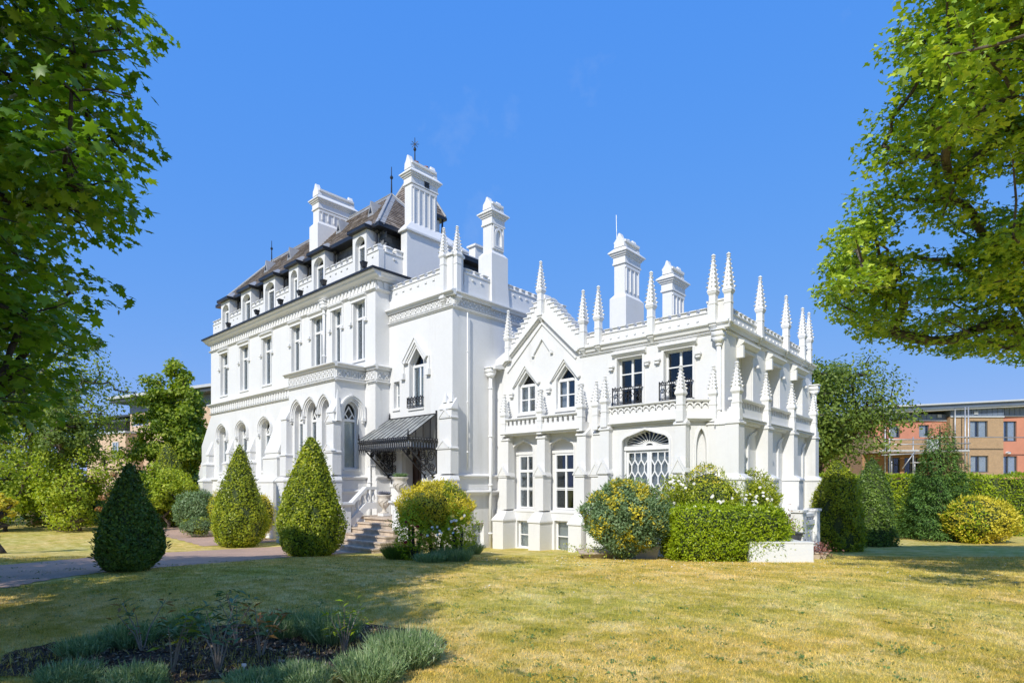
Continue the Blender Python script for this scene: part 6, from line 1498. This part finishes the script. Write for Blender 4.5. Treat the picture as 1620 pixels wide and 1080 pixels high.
def sapling(px, py, top, label, seed, cols, nst=4, leafs=46, leaf=.11, spread=.30, tilt=.35, group='saplings in the planting bed'):
    x, y, z, t = GP(px, py); H_ = (py-top)/FP*t; rg = random.Random(seed); o = empty('rhododendron_sapling', (x, y, z), label, 'sapling', group)
    lm = [np_mesh('leaf', T_LONG[0], T_LONG[1], c) for c in cols]; tips = []
    for s_ in range(nst):
        a = rg.random()*6.28; e = rg.uniform(.3, 1)*spread; h = H_*rg.uniform(.7, 1); p = [(x, y, z-.03), (x+e*.3*cos(a), y+e*.3*sin(a), z+h*.45), (x+e*cos(a), y+e*sin(a), z+h)]
        MB().tube(p, [.010, .006, .003], 5, cap=False).build('stem', M['twig'], o, True); tips.append(p[2])
        for qq in (.1, .45, .75): m_ = Vector(p[1]).lerp(Vector(p[2]), qq); tips.append(tuple(m_ + Vector((rg.gauss(0, .07), rg.gauss(0, .07), .03))))
    for i in range(leafs):
        tp = tips[i % len(tips)]; a = rg.random()*6.28; el = rg.uniform(-.35, .7); d = Vector((cos(a)*cos(el), sin(a)*cos(el), sin(el))); q = d.to_track_quat('Y', 'Z').to_matrix().to_4x4() @ Matrix.Rotation(rg.uniform(-.6, .6), 4, 'Y')
        s = leaf*rg.uniform(.7, 1.45); R = Matrix.Translation(Vector(tp) + Vector((rg.gauss(0, .02), rg.gauss(0, .02), rg.gauss(0, .03)))) @ q @ Matrix.Scale(s, 4); inst('leaf', lm[rg.randrange(len(lm))], o, R)
    return o
RH = leafmat('leathery_leaves', G_((0,(.07,.12,.04)),(.6,(.15,.23,.09)),(1,(.28,.36,.13))), .1, .4, 5, .1); RB = leafmat('russet_sapling_leaves', G_((0,(.14,.06,.02)),(.5,(.32,.14,.03)),(1,(.50,.30,.04))), .25, .5, 5, .1); RY = leafmat('yellow_green_leaves', G_((0,(.14,.20,.02)),(1,(.45,.48,.05))), .35, .5, 5, .1)
sapling(272, 1066, 955, 'sapling with one pale bare stem and yellow lower leaves', 1, [RH, RH, RY], 4, 60, .12, .26)
sapling(345, 1062, 945, 'tall multi-stemmed sapling at the centre of the bed', 2, [RH], 7, 80, .10, .34)
sapling(412, 1040, 962, 'sapling with russet and orange leaves', 3, [RB, RB, RH], 5, 60, .11, .26)
sapling(545, 1035, 950, 'leafy bright sapling beside the broad dark lavender', 4, [RY, RH, M['laurel']], 5, 90, .07, .22)
sapling(225, 1030, 948, 'thin dark leaved sapling at the far left of the bed', 5, [RH, RB], 4, 44, .09, .24)
sapling(375, 1020, 930, 'tallest slender dark sapling at the back of the bed', 6, [M['yew'], RH], 4, 60, .07, .24)
x, y, z, t = GP(386, 1062); o = empty('plant_label', (x, y, z), 'small blank white plant label on a stake in the bed', 'plant label'); f = Fr(x, y, C_, S_); MB().box(f, -.004, .004, z-.03, z+.05, -.004, .004).build('stake', M['paint'], o); MB().box(f, -.02, .02, z+.05, z+.075, -.003, .003).build('tag_plate', M['paint'], o)

# ---- urns on the landing
def urn(x, y, z, label, col, labp):
    o = empty('urn', (x, y, z), label, 'urn', 'stone urns flanking the door'); MB().box(L0, x-.17, x+.17, z, z+.10, -y-.17, -y+.17).build('plinth', M['trim'], o)
    MB().lathe((x, y, z+.10), [(.15, 0), (.15, .03), (.07, .07), (.06, .16), (.10, .19), (.13, .24), (.20, .34), (.215, .50), (.20, .56), (.26, .62), (.27, .66), (.20, .66)], 20).build('bowl', M['urn'], o, True)
    mb = MB()
    for k in range(8): a = k*pi/4; mb.tube([(x+.14*cos(a), y+.14*sin(a), z+.36), (x+.215*cos(a), y+.215*sin(a), z+.48), (x+.215*cos(a+.6), y+.215*sin(a+.6), z+.56)], .02, 5)
    mb.build('carved_swag', M['urn'], o, True)
    p = empty('urn_plant', (x, y, z+.75), labp, 'plant', 'plants in the urns'); n = 500; a = RNG.random(n)*6.28; q = np.sqrt(RNG.random(n)); D = unit(np.stack([np.cos(a)*q, np.sin(a)*q, .9+0*a], 1)); P = np.stack([x+.15*q*np.cos(a), y+.15*q*np.sin(a), z+.74+0*a], 1)
    blades('foliage', P, D, RNG.uniform(.1, .2, n), .016, col, p, seg=2)
M['urn'] = plain('pale_carved_stone', (.62, .56, .48), .8, .2, 8, bmp=.3)
uy_ = 12.45; urn(UX(608, uy_), uy_, 1.17, 'pale stone urn left of the front door holding lavender', leafmat('lavender_blue', G_((0,(.12,.14,.16)),(1,(.30,.30,.42))), .1), 'blue grey lavender in the left urn')
urn(UX(633, 11.6), 11.6, 1.78, 'pale stone urn right of the door on its white pier', M['grey'], 'silver plant in the right urn')

# ================================================================= BUILDINGS BEYOND
def brick(name, col, mortar, sc=7.):
    m, nt, b = newmat(name); tc = nt.nodes.new('ShaderNodeTexCoord'); mp = nt.nodes.new('ShaderNodeMapping'); mp.inputs['Rotation'].default_value = (pi/2, 0, 0); nt.links.new(tc.outputs['Object'], mp.inputs[0])
    br = nt.nodes.new('ShaderNodeTexBrick'); br.inputs['Scale'].default_value = sc; br.inputs['Color1'].default_value = (*col, 1); br.inputs['Color2'].default_value = (*(c*.72 for c in col), 1); br.inputs['Mortar'].default_value = (*mortar, 1); br.inputs['Mortar Size'].default_value = .02
    nt.links.new(mp.outputs[0], br.inputs['Vector']); c = mixc(nt, .4, br.outputs['Color'], ramp(nt, noise(nt, 1.5, 6, .7), [(.3, (.7,.68,.66)), (.7, (1.1,1.05,1.))]), 'MULTIPLY'); nt.links.new(c, b.inputs['Base Color']); b.inputs['Roughness'].default_value = .9; return m
M['buff'] = brick('buff_brick', (.46,.30,.16), (.42,.34,.25)); M['orange'] = plain('terracotta_render', (.52,.22,.14), .8, .08, 1); M['tan'] = brick('warm_brick', (.42,.22,.10), (.4,.3,.2)); M['beige'] = plain('beige_render', (.58,.42,.29), .8, .06, 1)
M['zinc'] = plain('zinc_cladding', (.16,.20,.26), .45, .12, 1, .2); M['wframe'] = plain('grey_window_frame', (.07,.08,.09), .5, .1); M['fascia'] = plain('grey_fascia', (.50,.52,.53), .5, .08); M['soff'] = plain('dark_fascia', (.05,.06,.07), .6, .1); M['rfelt'] = plain('dark_roof_tiles', (.07,.065,.065), .8, .3)
def far_window(fr, u0, u1, z0, z1, d, parent, cols=2, cur=None, sill=True, mat=None):
    mb = MB(); mb.ribbon(fr, rect(u0, u1, z0, z1), -.02, .07, d-.04, d+.05, closed=True)
    for i in range(1, cols): u = u0 + (u1-u0)*i/cols; mb.box(fr, u-.05, u+.05, z0+.05, z1-.05, d-.03, d+.04)
    wo = mb.build('window', mat or M['wframe'], parent)
    for i in range(cols):
        a, b = u0 + (u1-u0)*i/cols, u0 + (u1-u0)*(i+1)/cols; MB().box(fr, a+.04, b-.04, z0+.05, z1-.05, d+.0, d+.01).build('pane', M['glass'], wo)
        if cur: wavy(fr, a+.08, b-.08 if i else b-.2, z0+.06, z1-.07, d-.028, 5, .008).build('curtain', M['curtain'], wo)
    MB().box(fr, u0+.02, u1-.02, z0+.02, z1-.02, d-.06, d-.045).build('room_shade_backing', M['dark'], wo)  # black sheet behind the panes, painted as interior shade
fB = 47.; FR = Fr(*w2(0, fB), C_, S_); k = fB/FP
U_ = lambda px: (px-810)*k
Z_ = lambda py: CH + (766-py)*k
fl = empty('brick_flats', (*w2(U_(1500), fB), 0), 'two-storey buff brick and terracotta flats with a sloping flat roof, beyond the hedge', 'building')
def fwall(name, fr, u0, u1, z0, z1, d0, d1, mat, wins):
    """solid wall with recessed openings"""
    hs_ = [(rect(*w[:4]), .16) for w in wins]; o = wall(name, fr.off(d1), rect(u0, u1, z0, z1), hs_, fl, mat); mb = MB()
    for a, b, s_ in ((u0, u0, 0), (u1, u1, 0)): mb = MB().add([fr.P(a, z0, d0), fr.P(a, z1, d0), fr.P(a, z1, d1), fr.P(a, z0, d1)], [(0,1,2,3)]); mb.build('wall_return', mat, o)
    for w in wins: far_window(fr.off(d1), *w[:4], -.15, o, cols=w[4], cur=w[5])
    return o
def wpx(a, b, c, d, cols=2, cur=True): return (U_(a), U_(b), Z_(d), Z_(c), cols, cur)
fwall('rendered_wall', FR, U_(1383), U_(1497), Z_(694), Z_(664), -3, 0, M['orange'], [wpx(1406.5, 1424, 673, 692, 1), wpx(1454, 1470, 672, 691, 1)])
fwall('brick_wall', FR, U_(1383), U_(1497), Z_(716), Z_(694), -3, .02, M['buff'], [])
fwall('ground_floor_wall', FR, U_(1383), U_(1497), -1, Z_(716), -3, -1.6, M['tan'], [wpx(1425, 1445, 722, 748, 2, False), wpx(1452, 1475, 722, 760, 2, False)])
fwall('brick_wall', FR, U_(1496.5), U_(1580), -1, Z_(660), -3, .45, M['buff'], [wpx(1527.7, 1555.8, 666.5, 693), wpx(1528.5, 1556.6, 721, 747)])
fwall('rendered_wall', FR, U_(1580), U_(1800), -1, Z_(657), -3, 0, M['orange'], [wpx(1581.5, 1608.5, 666, 698, 2, True), wpx(1582, 1609.6, 721, 750), wpx(1650, 1677, 666, 698), wpx(1650, 1677, 721, 750)])
for a, b, z0, z1, d in ((1383, 1497, 664, 655, .03), (1496.3, 1580.3, 659, 647, .48), (1580, 1800, 657, 645, .04)):
    o = MB().box(FR, U_(a), U_(b), Z_(z0), Z_(z1), -3, d).build('zinc_band', M['zinc'], fl); mb = MB(); u = U_(a)
    while u < U_(b): mb.box(FR, u, u+.03, Z_(z0)+.02, Z_(z1), d, d+.03); u += .42
    mb.build('standing_seams', M['zinc'], o, kind='stuff'); MB().box(FR, U_(a), U_(b), Z_(z0)-.10, Z_(z0), d-.01, d+.06).build('drip_edge', M['fascia'], o)
s0, s1 = (U_(1368), Z_(648)), (U_(1800), Z_(627))
def slope(w0, w1, d1, mat, nm): MB().ribbon(FR, [s0, s1], w0, w1, -8, d1).build(nm, mat, fl)
slope(-.0, .12, 1.2, M['fascia'], 'roof'); slope(-.30, -.001, 1.0, M['zinc'], 'roof_fascia'); slope(-.42, -.301, .9, M['fascia'], 'soffit')
MB().box(FR, U_(1383), U_(1800), 0, Z_(648), -8, -3).build('rear_wall', M['tan'], fl)
mb = MB(); mb.lathe(FR.P(U_(1594), Z_(716.5), .05), [(.02, -.08), (.17, -.06), (.19, 0), (.17, .1), (.02, .14)], 12); mb.build('security_light', M['paint'], fl); 
for a, b in ((1485, 658), (1536, 654)): mb = MB(); mb.box(FR, U_(a)-.16, U_(a)+.16, Z_(b)-.12, Z_(b)+.12, .4 if a > 1500 else 0, .54 if a > 1500 else .12); mb.build('wall_vent', M['fascia'], fl)
sc_ = empty('scaffold', FR.P(U_(1420), 0, 1.2), 'metal scaffold with boarded platform before the brick balcony', 'scaffold')
for a, y0, y1, d in ((1391, 652, 775, 1.3), (1403, 712, 775, .6), (1427, 693, 775, 1.3), (1439, 718, 775, .6), (1497.5, 647, 720, .9), (1507, 647, 775, 1.3), (1512, 647, 775, 1.3), (1394, 652, 775, .5)):
    MB().tube([FR.P(U_(a), Z_(y0), d), FR.P(U_(a), Z_(y1), d)], .05, 6).build('pole', M['steelgrey'], sc_, True)
for (a, y0), (b, y1), d in (((1378, 697), (1468, 697), 1.35), ((1375, 705), (1515, 703), 1.35), ((1378, 721), (1470, 717), 1.35), ((1409, 742), (1431, 712), 1.4), ((1430, 732), (1480, 732), .7), ((1392, 700), (1395, 660), 1.2), ((1436, 693), (1610, 694), 1.4)):
    MB().tube([FR.P(U_(a), Z_(y0), d), FR.P(U_(b), Z_(y1), d)], .04, 6).build('rail', M['steelgrey'], sc_, True)
for q in range(4): MB().box(FR, U_(1374), U_(1512), Z_(717)+.0, Z_(717)+.09, .5+.22*q, .70+.22*q).build('board', M['stone'], sc_)
MB().box(FR, U_(1374), U_(1512), Z_(717)+.1, Z_(714)+.05, 1.40, 1.44).build('toe_board', M['fascia'], sc_)
MB().box(FR, U_(1446), U_(1466), Z_(712), Z_(697), 1.42, 1.46).build('netting', M['fascia'], sc_)
# small brick house between pavilion and round tree
fH = 56.; FH = Fr(*w2(0, fH), C_, S_); kk = fH/FP; u_ = lambda p: (p-810)*kk; z_ = lambda p: CH + (766-p)*kk
hs_o = empty('brick_house', (*w2(u_(1315), fH), 0), 'small tan brick house with hipped roof and one white window, past the pavilion corner', 'building')
wall('brick_wall', FH, rect(u_(1270), u_(1345), -1, z_(706)), [(rect(u_(1312), u_(1320), z_(724), z_(709.5)), .15)], hs_o, M['tan']); far_window(FH, u_(1312), u_(1320), z_(724), z_(709.5), -.1, hs_o, 1, True, mat=M['paint'])
mb = MB(); a0, a1, zz = u_(1268), u_(1347), z_(706); mb.add([FH.P(a0, zz, .5), FH.P(a1, zz, .5), FH.P(a1, zz, -8), FH.P(a0, zz, -8), FH.P(a0+2.5, z_(698), -3.5), FH.P(a1-2.5, z_(698), -3.5)], [(0,1,5,4),(1,2,5),(2,3,4,5),(3,0,4),(0,3,2,1)]); mb.build('roof', M['rfelt'], hs_o)
mb = MB(); mb.box(FH, u_(1291), u_(1301), z_(706), z_(694), -2.5, -1); mb.build('chimney', M['tan'], hs_o)
# apartment block on the left
th_ = radians(60.9); ur, uf = sin(th_), -cos(th_); o_ = w2((206-810)/FP*60, 60); e_ = w2(ur, uf); FLt = Fr(o_[0], o_[1], e_[0], e_[1])
def ul(px):
    dx, dy = ray(px); nx, ny = FLt.n; t = (o_[0]*nx + o_[1]*ny)/(dx*nx + dy*ny); return ((dx*t-o_[0])*FLt.u[0] + (dy*t-o_[1])*FLt.u[1]), t
def zl(px, py): return CH + (766-py)/FP*ul(px)[1]
ap = empty('apartment_block', (o_[0], o_[1], 0), 'beige apartment block with blue grey top storey band and balconies, behind the garden trees', 'building')
zr_, zb1 = zl(230, 636), zl(240, 651); E0 = ul(206)[0]; E1 = E0 + 22
wl_ = []
zw0, zw1 = zl(226, 673), zl(226, 658)
for i in range(3): a = ul(209 + i*30)[0]; wl_.append((a, a+ (ul(235)[0]-ul(209)[0]), zw0, zw1, 5, False))
for i in range(3): a = ul(208 + i*30)[0]; wl_.append((a, a+2.2, zl(212, 725), zl(212, 701), 2, True))
w_ = wall('rendered_wall', FLt, rect(E0, E1, -1, zb1), [(rect(*w[:4]), .15) for w in wl_], ap, M['beige'])
for w in wl_: far_window(FLt, *w[:4], -.1, w_, cols=w[4], cur=w[5], mat=M['fascia'])
MB().box(FLt, E0-.0, E1, zb1, zr_, -10, .05).build('zinc_band', M['zinc'], ap); MB().box(FLt, E0-1.2, E1+1, zr_, zr_+.35, -11, 1.3).build('roof_fascia', M['soff'], ap); MB().box(FLt, E0-1.3, E1+1.1, zr_+.351, zr_+.6, -11, 1.5).build('roof', M['fascia'], ap)
MB().box(FLt, E0, E1, -1, zb1-.01, -10, -.9).build('rear_wall', M['beige'], ap)
def balc(u0, u1, z, d):
    mb = MB(); mb.box(FLt, u0, u1, z-.2, z, 0, d); bo = mb.build('balcony', M['fascia'], ap); mb = MB(); n = int((u1-u0)/.16); mb.box(FLt, u0, u1, z+1.0, z+1.05, d-.05, d)
    for i in range(n): u = u0 + (u1-u0)*i/n; mb.box(FLt, u, u+.025, z, z+1.0, d-.04, d-.015)
    mb.build('railing', M['wframe'], bo)
balc(ul(192)[0]-2, ul(228)[0], zl(205, 685), 1.8); balc(ul(226)[0], ul(245)[0], zl(232, 763), 1.5)
MB().box(FLt, ul(190)[0]-3, ul(227)[0], -1, zl(205, 686)-.2, .0, 1.7).build('projecting_wall', M['beige'], ap)
far_window(FLt.off(1.7), ul(208)[0], ul(217)[0], zl(212, 725), zl(212, 701), .06, ap, 2, True, mat=M['fascia'])
MB().box(FLt, E0-9, E0-.6, -1, zl(200, 662), -10, -2).box(FLt, E0-10, E0-.5, zl(200, 655), zl(200, 652), -10, -1).box(FLt, E0-10, E0-.5, zl(200, 664), zl(200, 661), -10, -.5).build('lower_roof_storey', M['soff'], ap)
x, y, z = at(303, 36, 0); bw_ = empty('brick_garden_wall', (x, y, 0), 'short red brick garden wall between columnar tree and white wing', 'wall'); f = Fr(x, y, C_, S_); MB().box(f, -1.2, 2.5, -.2, 2.15, -.3, 0).build('wall_face', M['tan'], bw_); MB().box(f, -1.25, 2.55, 2.15, 2.25, -.35, .05).build('coping', M['stone'], bw_)
